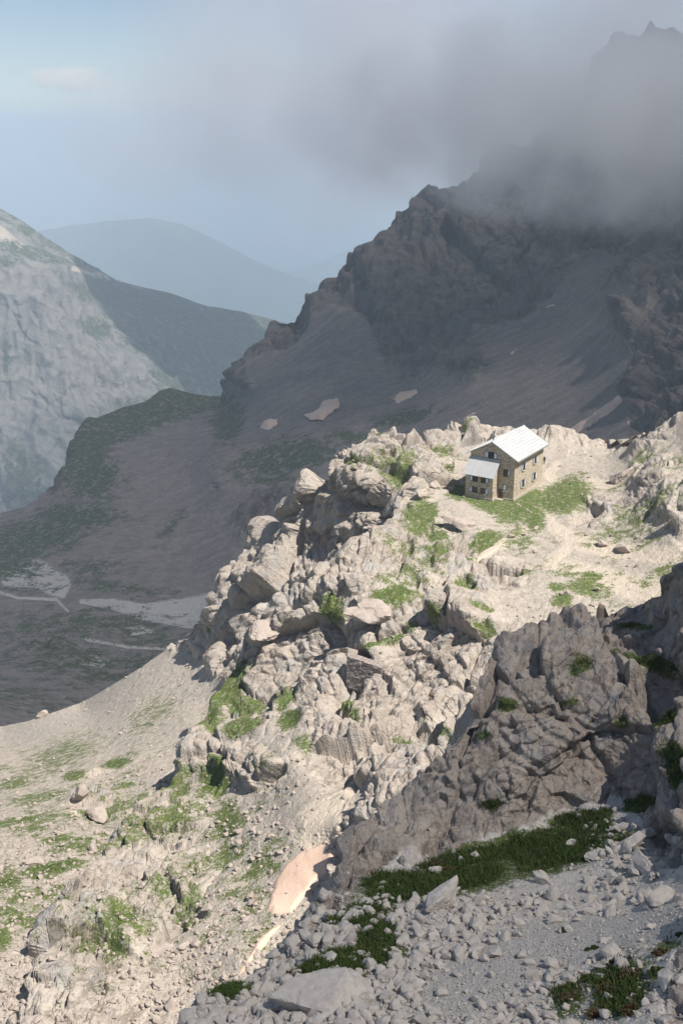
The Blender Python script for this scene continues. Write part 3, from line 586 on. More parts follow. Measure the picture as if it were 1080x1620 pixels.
allp = np.concatenate([s[0][0] for s in sets]); alls = np.concatenate([s[0][2] for s in sets])
which = np.concatenate([np.full(len(s[0][0]), i) for i, s in enumerate(sets)])
app = alls / np.linalg.norm(allp, axis=1)
order = np.argsort(-app); NBIG = 240
big = order[:NBIG]; isbig = np.zeros(len(allp), bool); isbig[big] = True
pm = {}
for mi, mm in ((0, M_stA), (1, M_stB)):
    for k in range(10):
        V, Fq = protos[3][k]
        pm[mi, k] = raw_mesh('stone', V, Fq, [mm])
for j in big:
    inA = which[j] < 2
    o = link('stone', pm[0 if inA else 1, int(rng.integers(10))])
    s = alls[j]; o.scale = (s, s, s); o.location = allp[j] + np.array([0, 0, s * .2]); o.rotation_euler = rng.uniform(-.6, .6, 2).tolist() + [rng.uniform(0, 6.28)]
    if inA: tag(o, 'one of the larger loose grey stones lying in the shaded foreground scree', 'stone', 'larger loose stones of the shaded scree')
    else: tag(o, 'one of the larger loose pale stones lying on the sunlit slopes', 'stone', 'larger loose stones on the sunlit slopes')

def rot_many(n, r, tilt=.7):
    a = r.uniform(0, 2 * np.pi, n); b = r.uniform(-tilt, tilt, n); c = r.uniform(-tilt, tilt, n)
    ca, sa, cb, sb, cc, sc = np.cos(a), np.sin(a), np.cos(b), np.sin(b), np.cos(c), np.sin(c)
    Z = np.zeros((n, 3, 3)); Z[:, 0, 0] = ca; Z[:, 0, 1] = -sa; Z[:, 1, 0] = sa; Z[:, 1, 1] = ca; Z[:, 2, 2] = 1
    Xm = np.zeros((n, 3, 3)); Xm[:, 0, 0] = 1; Xm[:, 1, 1] = cb; Xm[:, 1, 2] = -sb; Xm[:, 2, 1] = sb; Xm[:, 2, 2] = cb
    Ym = np.zeros((n, 3, 3)); Ym[:, 0, 0] = cc; Ym[:, 0, 2] = sc; Ym[:, 2, 0] = -sc; Ym[:, 2, 2] = cc; Ym[:, 1, 1] = 1
    return Z @ Xm @ Ym

def merge_stones(name, label, sel, mat, sub):
    Vs, Fs, Ts = [], [], []; off = 0
    r = np.random.default_rng(99)
    pk = r.integers(0, 10, len(sel))
    for k in range(10):
        jj = sel[pk == k]
        if not len(jj): continue
        V, Fq = protos[sub][k]; n = len(jj)
        W = np.einsum('nij,vj->nvi', rot_many(n, r), V) * (alls[jj] * r.uniform(.8, 1.1, n))[:, None, None] + (allp[jj] + np.c_[np.zeros((n, 2)), alls[jj] * .18])[:, None, :]
        Vs.append(W.reshape(-1, 3)); Fs.append((Fq[None] + (np.arange(n) * len(V))[:, None, None] + off).reshape(-1, 3)); off += n * len(V)
        Ts.append(np.repeat(r.random(n), len(V)))
    me = raw_mesh(name, np.concatenate(Vs), np.concatenate(Fs), [mat]); set_attr(me, 'tint', np.concatenate(Ts))
    return tag(link(name, me), label, 'stones', None, 'stuff')
idx = np.arange(len(allp))
merge_stones('scree', 'mass of small pale grey stones covering the shaded foreground slope', idx[(which == 0) & ~isbig], M_stA, 2)
merge_stones('gravel', 'fine grey gravel strewn over the shaded path and slope', idx[(which == 1) & ~isbig], M_stA, 1)
merge_stones('scree', 'mass of small pale stones strewn over the sunlit slopes', idx[(which > 1) & ~isbig], M_stB, 1)

# ------------------------------------------------------------------ grass blades
def grass_mat(name, c0, c1, c2):
    t = NT(name); co = t.co()
    n = t.noise(co, .7, 4, .6); v = t.attr('tint')
    c = t.mix(t.ss(n, .35, .65), c0, c1); c = t.mix(t.math('MULTIPLY', v, .7), c, c2)
    t.surface(c, .7, spec=.2)
    return t.m
M_grA = grass_mat('shaded_grass', (.045, .085, .016), (.07, .105, .025), (.11, .12, .04))
M_grB = grass_mat('meadow_grass', (.065, .122, .019), (.105, .135, .028), (.16, .155, .05))

def blades(name, label, S, ntuft, per, h, w, mat, thr, seed):
    r = np.random.default_rng(seed)
    vis = S.nvis * S.P.shape[1]
    nz = .75 * fbm(S.P.reshape(-1, 3)[:vis], h * 14, 5, seed, .6)
    g = S.grass.ravel()[:vis] + nz - thr
    wgt = np.clip(g, 0, .4) * (S.N.reshape(-1, 3)[:vis, 2] > .35) * ((S.PX.ravel()[:vis] > -40) & (S.PX.ravel()[:vis] < 1110))
    j = r.choice(vis, ntuft, p=wgt / wgt.sum())
    base = np.repeat(S.P.reshape(-1, 3)[j], per, 0); n = len(base)
    base = base + np.c_[r.normal(0, h * .5, (n, 2)), np.full(n, -.04)]
    hh = h * r.uniform(.5, 1.25, n) * np.repeat(r.uniform(.5, 1.2, ntuft), per)
    a = r.uniform(0, 6.283, n); dx = np.c_[np.cos(a), np.sin(a), np.zeros(n)]
    b = r.uniform(0, 6.283, n); lean = np.c_[np.cos(b), np.sin(b), np.zeros(n)] * (hh * r.uniform(.2, .8, n))[:, None]
    tip = base + lean + np.c_[np.zeros((n, 2)), hh]
    midp = base + lean * .35 + np.c_[np.zeros((n, 2)), hh * .6]
    V = np.stack([base - dx * w, base + dx * w, midp + dx * w * .8, tip, midp - dx * w * .8], 1).reshape(-1, 3)
    o5 = np.arange(n)[:, None] * 5
    Fq = np.concatenate([o5 + np.array([[0, 1, 2]]), o5 + np.array([[0, 2, 4]]), o5 + np.array([[4, 2, 3]])])
    me = raw_mesh(name, V, Fq, [mat]); set_attr(me, 'tint', np.repeat(r.random(n) ** 2, 5))
    return tag(link(name, me), label, 'grass', None, 'stuff')
blades('grass', 'dark green grass growing below the shaded outcrop', A, 15000, 6, .20, .016, M_grA, .62, 5)
blades('grass', 'short bright green grass round the hut and on the ridge ledges', B1, 11000, 4, .12, .028, M_grB, .72, 6)
blades('grass', 'short grass in tufts on the left slope and knoll', B2, 5000, 4, .13, .035, M_grB, .74, 8)

# ------------------------------------------------------------------ snow patches
def snow_mat():
    t = NT('old_snow'); co = t.co()
    n = t.noise(co, .12, 5, .6); n2 = t.noise(t.mapping(co, (1, .35, 1), (0, 0, .5)), .9, 5, .65)
    c = t.mix(t.ss(n, .35, .65), (.62, .43, .32), (.68, .50, .385)); c = t.mix(t.math('MULTIPLY', t.ss(n2, .45, .7), .5), c, (.52, .35, .26))
    n3 = t.noise(co, 3.5, 4, .7); c = t.mix(t.math('MULTIPLY', t.ss(n3, .58, .7), .6), c, (.36, .25, .185))
    t.surface(c, .6, t.math('ADD', n2, n3), .5, .2, spec=.3)
    return t.m
M_snow = snow_mat()
def snow(poly, S, label, lift, step=2.0):
    poly = np.array(poly, float)
    x0, y0 = poly.min(0) - 4; x1, y1 = poly.max(0) + 4
    gx, gy = np.meshgrid(np.arange(x0, x1, step), np.arange(y0, y1, step))
    ins = np.zeros(gx.shape, bool); dmin = np.full(gx.shape, 1e9)
    n = len(poly)
    for i in range(n):
        ax, ay = poly[i]; bx, by = poly[(i + 1) % n]
        c = ((ay > gy) != (by > gy)) & (gx < (bx - ax) * (gy - ay) / (by - ay + 1e-9) + ax); ins ^= c
        vx, vy = bx - ax, by - ay; t = np.clip(((gx - ax) * vx + (gy - ay) * vy) / (vx * vx + vy * vy), 0, 1)
        dmin = np.minimum(dmin, np.hypot(gx - ax - t * vx, gy - ay - t * vy))
    sd = np.where(ins, dmin, -dmin)
    ev = rbf_eval(S.fit, gx, gy); Y = np.exp(ev[:, 0]).reshape(gx.shape)
    V = P(gx, gy, Y)
    sd = sd + 5 * step * fbm(V.reshape(-1, 3), lift * 7, 5, 5, .6).reshape(gx.shape)
    V[..., 2] += lift * (sstep(sd, -2 * step, 5 * step) * 1.5 - .35)
    idx = np.arange(gx.size).reshape(gx.shape)
    keep = (sd[:-1, :-1] > -2 * step) & (sd[1:, 1:] > -2 * step) & (sd[:-1, 1:] > -2 * step) & (sd[1:, :-1] > -2 * step)
    Fq = np.stack([idx[1:, :-1], idx[1:, 1:], idx[:-1, 1:], idx[:-1, :-1]], -1)[keep]
    used, inv = np.unique(Fq, return_inverse=True)
    me = raw_mesh('snow_patch', V.reshape(-1, 3)[used], inv.reshape(Fq.shape), [M_snow], smooth=True)
    tag(link('snow_patch', me), label, 'snow patch', 'old snow patches')
snow([(524, 1334), (528, 1352), (520, 1385), (500, 1402), (478, 1430), (462, 1450), (418, 1446), (424, 1412), (445, 1368), (470, 1352), (500, 1340)], B1, 'large peach coloured snow patch in the gully below the sunlit slope', .55)
snow([(452, 1455), (448, 1472), (420, 1500), (395, 1535), (376, 1552), (374, 1538), (392, 1512), (410, 1482), (432, 1464)], B1, 'narrow tongue of dirty snow running down from the large snow patch', .5)
for poly, lab in [([(482, 655), (500, 648), (512, 638), (532, 632), (534, 640), (522, 650), (508, 660), (490, 660)], 'dusty snow patch at the left foot of the shaded scree'),
                  ([(410, 672), (420, 664), (438, 664), (436, 669), (424, 676)], 'small snow patch lowest and leftmost under the shaded mountain'),
                  ([(622, 630), (634, 622), (656, 617), (658, 621), (640, 632), (630, 635)], 'snow patch on the shaded scree above the ridge knoll'),
                  ([(824, 604), (836, 590), (850, 580), (864, 575), (864, 582), (846, 595), (832, 603)], 'widest snow patch in the middle of the shaded scree'),
                  ([(800, 563), (808, 555), (818, 552), (819, 558), (810, 566)], 'small snow patch above the widest one on the shaded scree'),
                  ([(888, 690), (930, 660), (966, 636), (1012, 606), (1014, 612), (970, 645), (930, 672), (900, 690)], 'long thin snow streak in a gully right of the hut roof'),
                  ([(728, 664), (740, 658), (752, 653), (753, 657), (740, 664)], 'thin snow sliver just above the rocks left of the hut'),
                  ([(764, 644), (770, 634), (777, 632), (778, 638), (770, 645)], 'tiny snow spot on the scree straight above the hut'),
                  ([(854, 484), (868, 481), (882, 481), (882, 487), (866, 488)], 'snow strip high under the shaded cliff'),
                  ([(598, 537), (602, 530), (608, 530), (606, 538)], 'tiny snow spot at the foot of the dark buttress'),
                  ([(988, 672), (994, 664), (1000, 664), (994, 674)], 'small snow spot near the right hand dark rocks')]:
    snow(poly, C, lab, 2.0, 1.4)

# ------------------------------------------------------------------ shrubs
def shrub(px, py, wpx, label, cols, seed):
    p, n, d = hit(px, py); w = wpx / FPX * d * .5
    r = np.random.default_rng(seed)
    root = link('shrub', None); root.location = p; tag(root, label, 'shrub')
    t = NT('shrub_leaf'); v = t.attr('tint'); t.surface(t.mix(t.ss(v, .45, .8), cols[0], cols[1]), .7)
    m = 900; q = r.normal(size=(m, 3)); q /= np.linalg.norm(q, axis=1)[:, None]; q *= (r.random(m) ** .4)[:, None]; q[:, 2] = np.abs(q[:, 2])
    q = q * np.array([w, w * .7, w * .45]) * (1 + .4 * fbm(q * 3 + seed, 1, 2, seed))[:, None]
    s = .045 * r.uniform(.6, 1.3, m)
    e1 = r.normal(size=(m, 3)); e1 /= np.linalg.norm(e1, axis=1)[:, None]; e2 = np.cross(e1, r.normal(size=(m, 3))); e2 /= np.linalg.norm(e2, axis=1)[:, None]
    V = np.stack([q - e1 * s[:, None], q + e2 * s[:, None] * .5, q + e1 * s[:, None], q - e2 * s[:, None] * .5], 1).reshape(-1, 3)
    me = raw_mesh('foliage', V, np.arange(m * 4).reshape(-1, 4), [t.m]); set_attr(me, 'tint', np.repeat(r.random(m), 4))
    link('foliage', me, root)
    SV, SF = [], []
    for k in range(9):
        a = r.uniform(0, 6.28); tp = np.array([math.cos(a) * w * .6, math.sin(a) * w * .45, w * .3]); rr = .012
        o = len(SV)
        for c, qq in ((0, np.zeros(3) - (0, 0, .05)), (1, tp)):
            for i in range(4): SV.append(qq + np.array([math.cos(i * 1.57), math.sin(i * 1.57), 0]) * rr * (1 - .6 * c))
        SF += [(o + i, o + (i + 1) % 4, o + 4 + (i + 1) % 4, o + 4 + i) for i in range(4)]
    ts = NT('shrub_wood'); ts.surface((.10, .07, .05), .9)
    link('stem', raw_mesh('stem', SV, SF, [ts.m]), root)
RED = ((.05, .075, .02), (.14, .065, .032)); GRN = ((.05, .085, .02), (.10, .11, .03)); BRN = ((.09, .075, .035), (.16, .09, .045))
for px, py, w, lab, cc in [(694, 1372, 46, 'low reddish shrub at the left end of the big dark grass patch', RED), (716, 1378, 30, 'small reddish shrub just right of the larger one in the grass', RED), (470, 1545, 40, 'low rusty shrub in the lowest dark grass patch near the rim', RED), (1000, 1545, 44, 'low brownish shrub among the plants beside the gravel path', BRN), (960, 1570, 40, 'rust coloured low shrub at the lower border of the path', BRN), (945, 1606, 36, 'low green brown shrub at the bottom edge below the path', BRN), (1040, 1540, 36, 'low green shrub close to the right rock beside the path', GRN), (365, 1566, 36, 'dark low shrub in the small grass patch at the left rim', GRN), (940, 1500, 14, 'green tuft growing alone on the gravel path', GRN), (930, 1503, 10, 'smallest green tuft on the gravel path', GRN), (1075, 1480, 16, 'green tuft at the right edge of the gravel path', GRN), (900, 1580, 34, 'brownish low shrub leftmost of those below the gravel path', BRN), (1000, 1600, 44, 'wide rusty shrub at the bottom edge beside the corner rock', RED), (975, 1525, 26, 'small rust red shrub at the upper edge of the plants by the path', RED), (1045, 1510, 30, 'small brown shrub nearest the right end of the gravel path', BRN), (930, 1550, 26, 'green low shrub in the middle of the plants below the path', GRN), (1062, 1135, 30, 'dark cushion of green growing on the right rock wall', GRN)]:
    shrub(px, py, w, lab, cc, int(px + py))

# ------------------------------------------------------------------ hut
def boxes(L):
    V, Fq = [], []
    for x0, x1, y0, y1, z0, z1 in L:
        o = len(V)
        V += [(x0, y0, z0), (x1, y0, z0), (x1, y1, z0), (x0, y1, z0), (x0, y0, z1), (x1, y0, z1), (x1, y1, z1), (x0, y1, z1)]
        Fq += [(o, o + 3, o + 2, o + 1), (o + 4, o + 5, o + 6, o + 7), (o, o + 1, o + 5, o + 4), (o + 1, o + 2, o + 6, o + 5), (o + 2, o + 3, o + 7, o + 6), (o + 3, o, o + 4, o + 7)]
    return V, Fq
def pydata(name, V, F_, mat, parent):
    me = bpy.data.meshes.new(name); me.from_pydata([tuple(map(float, v)) for v in V], [], F_); me.materials.append(mat)
    return link(name, me, parent)

def masonry():
    t = NT('stone_masonry'); co = t.co()
    q = t.n('ShaderNodeVectorMath', {0: t.mapping(co, (1, 1, 1.7)), 1: t.n('ShaderNodeVectorMath', {0: t.noise(co, 1.5, 3, .5, 1), 3: .22}, operation='SCALE').outputs[0]}, operation='ADD').outputs[0]
    vc = t.vor(q, 2.6, 'Color'); d = t.vor(q, 2.6, 'Distance', feature='DISTANCE_TO_EDGE')
    s = t.n('ShaderNodeSeparateColor', {0: vc})
    c = t.mix(s.outputs[0], (.40, .335, .255), (.52, .445, .35)); c = t.mix(t.math('MULTIPLY', t.ss(s.outputs[1], .7, .85), .8), c, (.24, .175, .125)); c = t.mix(t.math('MULTIPLY', t.ss(s.outputs[2], .75, .9), .7), c, (.54, .46, .36))
    c = t.mix(t.ss(d, .05, .015), c, (.43, .36, .27))
    c = t.mix(t.math('MULTIPLY', t.ss(t.noise(co, .35, 4, .6), .5, .7), .2), c, (.30, .22, .16))
    t.surface(c, .93, t.math('ADD', t.ss(d, 0, .12), t.math('MULTIPLY', t.noise(co, 9, 4), .6)), .3, .03, spec=.15)
    return t.m
M_mas = masonry()
def plain(name, c0, c1, sc, rough=.7, metal=0.0, bump=.2, spec=.3):
    t = NT(name); co = t.co(); n = t.noise(co, sc, 5, .6)
    t.surface(t.mix(t.ss(n, .3, .7), c0, c1), rough, n, bump, .02, spec, metal); return t.m
def roof_mat():
    t = NT('sheet_metal_roof'); co = t.co()
    n = t.noise(co, .6, 5, .6); st = t.noise(t.mapping(co, (.15, 3, 3)), 1.0, 4, .6)
    sh = t.n('ShaderNodeTexBrick', {'Vector': co, 'Color1': (0, 0, 0, 1), 'Color2': (1, 1, 1, 1), 'Mortar': (.5, .5, .5, 1), 'Scale': 1.0, 'Mortar Size': .04, 'Brick Width': 2.4, 'Row Height': .52}).outputs['Color']
    c = t.mix(t.ss(n, .3, .7), (.40, .405, .40), (.46, .465, .46)); c = t.mix(t.math('MULTIPLY', t.ss(st, .52, .75), .45), c, (.33, .32, .30))
    c = t.mix(t.math('MULTIPLY', sh, .28), c, (.33, .335, .33)); c = t.mix(t.math('MULTIPLY', t.ss(n, .58, .75), .4), c, (.25, .24, .225))
    t.surface(c, .55, st, .15, .02, .4); return t.m
M_roof = roof_mat(); M_conc = plain('pale_plinth', (.45, .40, .33), (.38, .33, .27), 2); M_pane = plain('dark_glass', (.018, .014, .014), (.03, .022, .02), 2, .15, spec=.5)
M_frame = plain('brown_frame', (.16, .075, .045), (.12, .055, .035), 4, .6); M_shw = plain('white_shutter', (.70, .72, .74), (.62, .64, .67), 6, .55); M_shb = plain('blue_shutter_edge', (.18, .26, .38), (.14, .21, .32), 6, .55)
M_flue = plain('flue_metal', (.10, .095, .09), (.15, .14, .13), 5, .5, .3); M_wood = plain('soffit_wood', (.20, .15, .11), (.15, .11, .08), 4, .8); M_door = plain('door_wood', (.10, .06, .045), (.075, .045, .035), 5, .7)

hut = link('stone_hut', None); hut.location = HUT.tolist()
hut.rotation_euler = (0, 0, math.atan2(AX[1], AX[0]))   # local x = long axis, local y = gable axis to the left
tag(hut, 'square stone mountain hut with pale metal roof standing on the sunlit ridge', 'hut')
L_, W_, H_, RH = 12.9, 8.9, 8.0, 2.45
V = [(0, 0, -.6), (L_, 0, -.6), (L_, W_, -.6), (0, W_, -.6), (0, 0, H_), (L_, 0, H_), (L_, W_, H_), (0, W_, H_), (0, W_ / 2, H_ + RH), (L_, W_ / 2, H_ + RH)]
Fs = [(0, 1, 5, 4), (2, 3, 7, 6), (3, 0, 4, 8, 7), (1, 2, 6, 9, 5), (4, 5, 9, 8), (6, 7, 8, 9)]
wall = pydata('wall', V, Fs, M_mas, hut)
pydata('plinth', *boxes([(-.12, L_ + .12, -.12, 0, -.6, .42), (L_, L_ + .12, 0, W_ + .12, -.6, .42), (-.12, 0, 0, 3.1, -.6, .25)]), M_conc, hut)

def slab(a, b, c, d, th):
    """a thick sloping sheet through four corners, seams every 0.6 m along its length"""
    a, b, c, d = (np.array(v, float) for v in (a, b, c, d))
    n = np.cross(b - a, d - a); n /= np.linalg.norm(n)
    V = [a, b, c, d, a + n * th, b + n * th, c + n * th, d + n * th]
    return V, [(0, 3, 2, 1), (4, 5, 6, 7), (0, 1, 5, 4), (1, 2, 6, 5), (2, 3, 7, 6), (3, 0, 4, 7)], n
def seams(a, b, c, d, n, k, th, w=.06, h=.07):
    a, b, c, d = (np.array(v, float) for v in (a, b, c, d)); V, F_ = [], []
    for i in range(k + 1):
        t = i / k; p = a + (d - a) * t; q = b + (c - b) * t; s = (d - a) / np.linalg.norm(d - a) * w; o = len(V)
        if i == 0: s0, s1 = 0 * s, s * 2
        elif i == k: s0, s1 = -2 * s, 0 * s
        else: s0, s1 = -s, s
        for z in (th + .002, th + h): V += [p + s0 + n * z, q + s0 + n * z, q + s1 + n * z, p + s1 + n * z]
        F_ += [(o, o + 3, o + 2, o + 1), (o + 4, o + 5, o + 6, o + 7), (o, o + 1, o + 5, o + 4), (o + 1, o + 2, o + 6, o + 5), (o + 2, o + 3, o + 7, o + 6), (o + 3, o, o + 4, o + 7)]
    return V, F_
k = RH / (W_ / 2); ov = .75; og = .55
ez = H_ - ov * k + .06
def addroof(name, quads, th, nseam, parent):
    V, F_ = [], []
    for (a, b, c, d) in quads:
        v, f, n = slab(a, b, c, d, th); o = len(V); V += v; F_ += [tuple(i + o for i in q) for q in f]
        v, f = seams(a, b, c, d, n, nseam, th); o = len(V); V += v; F_ += [tuple(i + o for i in q) for q in f]
    return pydata(name, V, F_, M_roof, parent)
rz = H_ + RH + .06
roof = addroof('roof', [((-og, -ov, ez), (L_ + og, -ov, ez), (L_ + og, W_ / 2, rz), (-og, W_ / 2, rz)), ((L_ + og, W_ + ov, ez), (-og, W_ + ov, ez), (-og, W_ / 2, rz), (L_ + og, W_ / 2, rz))], .14, 9, hut)
rc = [(-og - .1, L_ + og + .1)]
rid = pydata('ridge_cap', [(-og - .05, W_ / 2 - .25, rz + .06), (L_ + og + .05, W_ / 2 - .25, rz + .06), (L_ + og + .05, W_ / 2, rz + .27), (-og - .05, W_ / 2, rz + .27), (L_ + og + .05, W_ / 2 + .25, rz + .06), (-og - .05, W_ / 2 + .25, rz + .06)], [(0, 1, 2, 3), (3, 2, 4, 5), (0, 3, 5), (1, 4, 2), (0, 5, 4, 1)], M_roof, roof)
def cyl(x, y, z0, z1, r, k=10):
    V = [(x + r * math.cos(6.283 * i / k), y + r * math.sin(6.283 * i / k), z) for z in (z0, z1) for i in range(k)]
    return V, [(i, (i + 1) % k, k + (i + 1) % k, k + i) for i in range(k)] + [tuple(range(k, 2 * k)), tuple(range(k - 1, -1, -1))]
fl = pydata('flue', *cyl(3.2, W_ / 2 + 1.5, H_ + RH - 1.3, H_ + RH + 1.0, .11), M_flue, hut)
pydata('flue_cap', *cyl(3.2, W_ / 2 + 1.5, H_ + RH + 1.06, H_ + RH + 1.16, .2), M_flue, fl)
pydata('gutter', *boxes([(-og, L_ + og, -ov - .14, -ov - .005, ez - .08, ez + .03)]), plain('gutter_metal', (.35, .34, .33), (.28, .27, .26), 5, .5, .3), hut)
# annex on the gable
ax0, ay0, ay1, ah, at = -2.1, 3.2, 8.72, 4.75, 7.15
Va = [(ax0, ay0, -.6), (0, ay0, -.6), (0, ay1, -.6), (ax0, ay1, -.6), (ax0, ay0, ah), (0, ay0, at), (0, ay1, at), (ax0, ay1, ah)]
annex = pydata('annex', Va, [(0, 1, 5, 4), (2, 3, 7, 6), (3, 0, 4, 7), (4, 5, 6, 7)], M_mas, hut)
sl = (at - ah) / 2.1
addroof('annex_roof', [((ax0 - .4, ay1 + .3, ah - .4 * sl + .05), (ax0 - .4, ay0 - .35, ah - .4 * sl + .05), (-.01, ay0 - .35, at + .05), (-.01, ay1 + .3, at + .05))], .12, 1, annex)
pydata('annex_plinth', *boxes([(ax0 - .1, ax0, ay0 - .1, ay1 + .1, -.6, .35), (ax0, -.12, ay0 - .1, ay0, -.6, .35)]), M_conc, annex)

def win(face, c, z, w, h, shutters, parent=hut, plane=0.0, closed=False):
    """face 'g' = gable side (outward -x), 's' = long side (outward -y); c = centre along the wall"""
    def bx(a0, a1, z0, z1, o0, o1):     # a along the wall, o outward
        return (plane - o1, plane - o0, a0, a1, z0, z1) if face == 'g' else (a0, a1, plane - o1, plane - o0, z0, z1)
    fr = pydata('window', *boxes([bx(c - w / 2 - .09, c - w / 2, z - .09, z + h + .09, .004, .07), bx(c + w / 2, c + w / 2 + .09, z - .09, z + h + .09, .004, .07), bx(c - w / 2, c + w / 2, z + h, z + h + .09, .004, .07), bx(c - w / 2, c + w / 2, z - .09, z, .004, .07), bx(c - .03, c + .03, z, z + h, .02, .05)]), M_frame, parent)
    pydata('pane', *boxes([bx(c - w / 2, c + w / 2, z, z + h, .003, .018)]), M_pane, fr)
    pydata('sill', *boxes([bx(c - w / 2 - .2, c + w / 2 + .2, z - .2, z - .095, .004, .2)]), M_conc, fr)
    for s in shutters:
        sw = w * .62
        if closed: a0, a1 = c - w / 2, c + w / 2
        elif s < 0: a0, a1 = c - w / 2 - .1 - sw, c - w / 2 - .1
        else: a0, a1 = c + w / 2 + .1, c + w / 2 + .1 + sw
        sh = pydata('shutter', *boxes([bx(a0, a1, z - .05, z + h + .05, .075, .115)]), M_shb, fr)
        cm = (a0 + a1) / 2; hw = (a1 - a0) / 2 - .09; zc = z + h / 2; hh = h / 2 - .04
        # white lozenge field on the blue leaf
        pts = [(cm - hw, zc - hh * .55), (cm - hw * .3, zc - hh), (cm + hw * .3, zc - hh), (cm + hw, zc - hh * .55), (cm + hw, zc + hh * .55), (cm + hw * .3, zc + hh), (cm - hw * .3, zc + hh), (cm - hw, zc + hh * .55)]
        Vv = []
        for o in (.1165, .13):
            Vv += [((plane - o, a, zz) if face == 'g' else (a, plane - o, zz)) for a, zz in pts]
        Ff = [tuple(range(8)), tuple(range(15, 7, -1))] + [(i, (i + 1) % 8, 8 + (i + 1) % 8, 8 + i) for i in range(8)]
        pydata('shutter_panel', Vv, Ff, M_shw, fr)
win('g', 4.75, 7.45, .95, 1.1, (-1, 1))
win('g', 1.75, 4.55, .7, 1.15, (-1,))
win('g', 1.75, 1.75, .7, 1.15, (1,), closed=True)
for z in (3.25, 1.15):
    win('g', 6.75, z, .85, .95, (1,), annex, ax0); win('g', 5.15, z, .85, .95, (-1,), annex, ax0)
for cx in (3.9, 9.0):
    win('s', cx, 5.0, .75, 1.15, (-1, 1)); win('s', cx, 1.75, .8, 1.3, (-1, 1))
dr = pydata('door', *boxes([(-.06, -.004, 2.15, 3.0, -.1, 1.0 + .9)]), M_door, hut)
pydata('handle', *boxes([(-.1, -.06, 2.28, 2.36, .95, 1.0)]), M_flue, dr)
pydata('doorstep', *boxes([(-.9, -.13, 1.9, 3.1, -.4, .12)]), M_conc, hut)

# ------------------------------------------------------------------ dry stone wall in the cliff gap
def dry_wall(p0, p1, height, thick, label, seed):
    r = np.random.default_rng(seed)
    d = p1 - p0; Ln = np.hypot(d[0], d[1]); root = link('stone_wall', None); root.location = p0; root.rotation_euler = (0, 0, math.atan2(d[1], d[0]))
    tag(root, label, 'wall')
    V, F_ = [], []; z = -height; slope = d[2] / Ln
    while z < 0:
        h = r.uniform(.22, .36); x = 0.0
        while x < Ln:
            w = r.uniform(.3, .8); zt = slope * x
            V0, F0 = boxes([(x + .02, min(x + w, Ln) - .02, -thick + r.uniform(-.07, .07) + .15 * z / height, .3, z + zt + .015, z + h + zt - .01)])
            o = len(V); V += [tuple(np.array(v) + r.normal(0, .025, 3)) for v in V0]; F_ += [tuple(i + o for i in f) for f in F0]; x += w
        z += h
    o = pydata('courses', V, F_, M_wst, root)
M_wst = stone_mat('wall_stone', (.34, .29, .26), (.25, .21, .19), (.40, .35, .31), .6)
w0 = P(553, 1036, 141.0); w1 = P(608, 1055, 138.6)
dry_wall(w0, w1, 4.6, 1.0, 'dry stone retaining wall filling a gap in the sunlit cliff', 3)
# low row of stones edging the lawn
pts = [(818, 799), (826, 803), (833, 808), (839, 812), (845, 818), (850, 825), (852, 832)]
r = np.random.default_rng(5)
for (ax_, ay_), (bx_, by_) in zip(pts[:-1], pts[1:]):
    for t in (0, .33, .66):
        p, n, d = hit(ax_ + (bx_ - ax_) * t, ay_ + (by_ - ay_) * t)
        o = link('edging_stone', pm[1, int(r.integers(10))]); sc_ = r.uniform(.28, .42)
        o.location = p + np.array([0, 0, .1]); o.scale = (sc_,) * 3; o.rotation_euler = (0, 0, r.uniform(0, 6))
        tag(o, 'one of the white stones set in the curved row edging the hut lawn', 'stone', 'stones edging the hut lawn')

# ------------------------------------------------------------------ people
def plaincol(name, c):
    t = NT(name); n = t.noise(t.co(), 20, 3); t.surface(t.mix(n, tuple(x * .85 for x in c), c), .85, spec=.15); return t.m
M_skin = plaincol('skin', (.42, .26, .19)); M_hair = plaincol('hair', (.05, .035, .025)); M_dark = plaincol('dark_cloth', (.025, .025, .03)); M_red = plaincol('maroon_cloth', (.22, .05, .05)); M_trs = plaincol('trousers_cloth', (.05, .05, .06)); M_shoe = plaincol('shoe', (.45, .42, .4))

def skinned(name, verts, edges, rad, mat, parent, root=0, sub=1):
    me = bpy.data.meshes.new(name); me.from_pydata(verts, edges, []); me.materials.append(mat)
    o = link(name, me, parent)
    m = o.modifiers.new('skin', 'SKIN'); m.use_smooth_shade = True
    sv = me.skin_vertices[0].data
    for i, rr in enumerate(rad): sv[i].radius = (rr, rr)
    for i in range(len(verts)): sv[i].use_root = (i == root)
    s = o.modifiers.new('sub', 'SUBSURF'); s.levels = sub; s.render_levels = sub
    return o

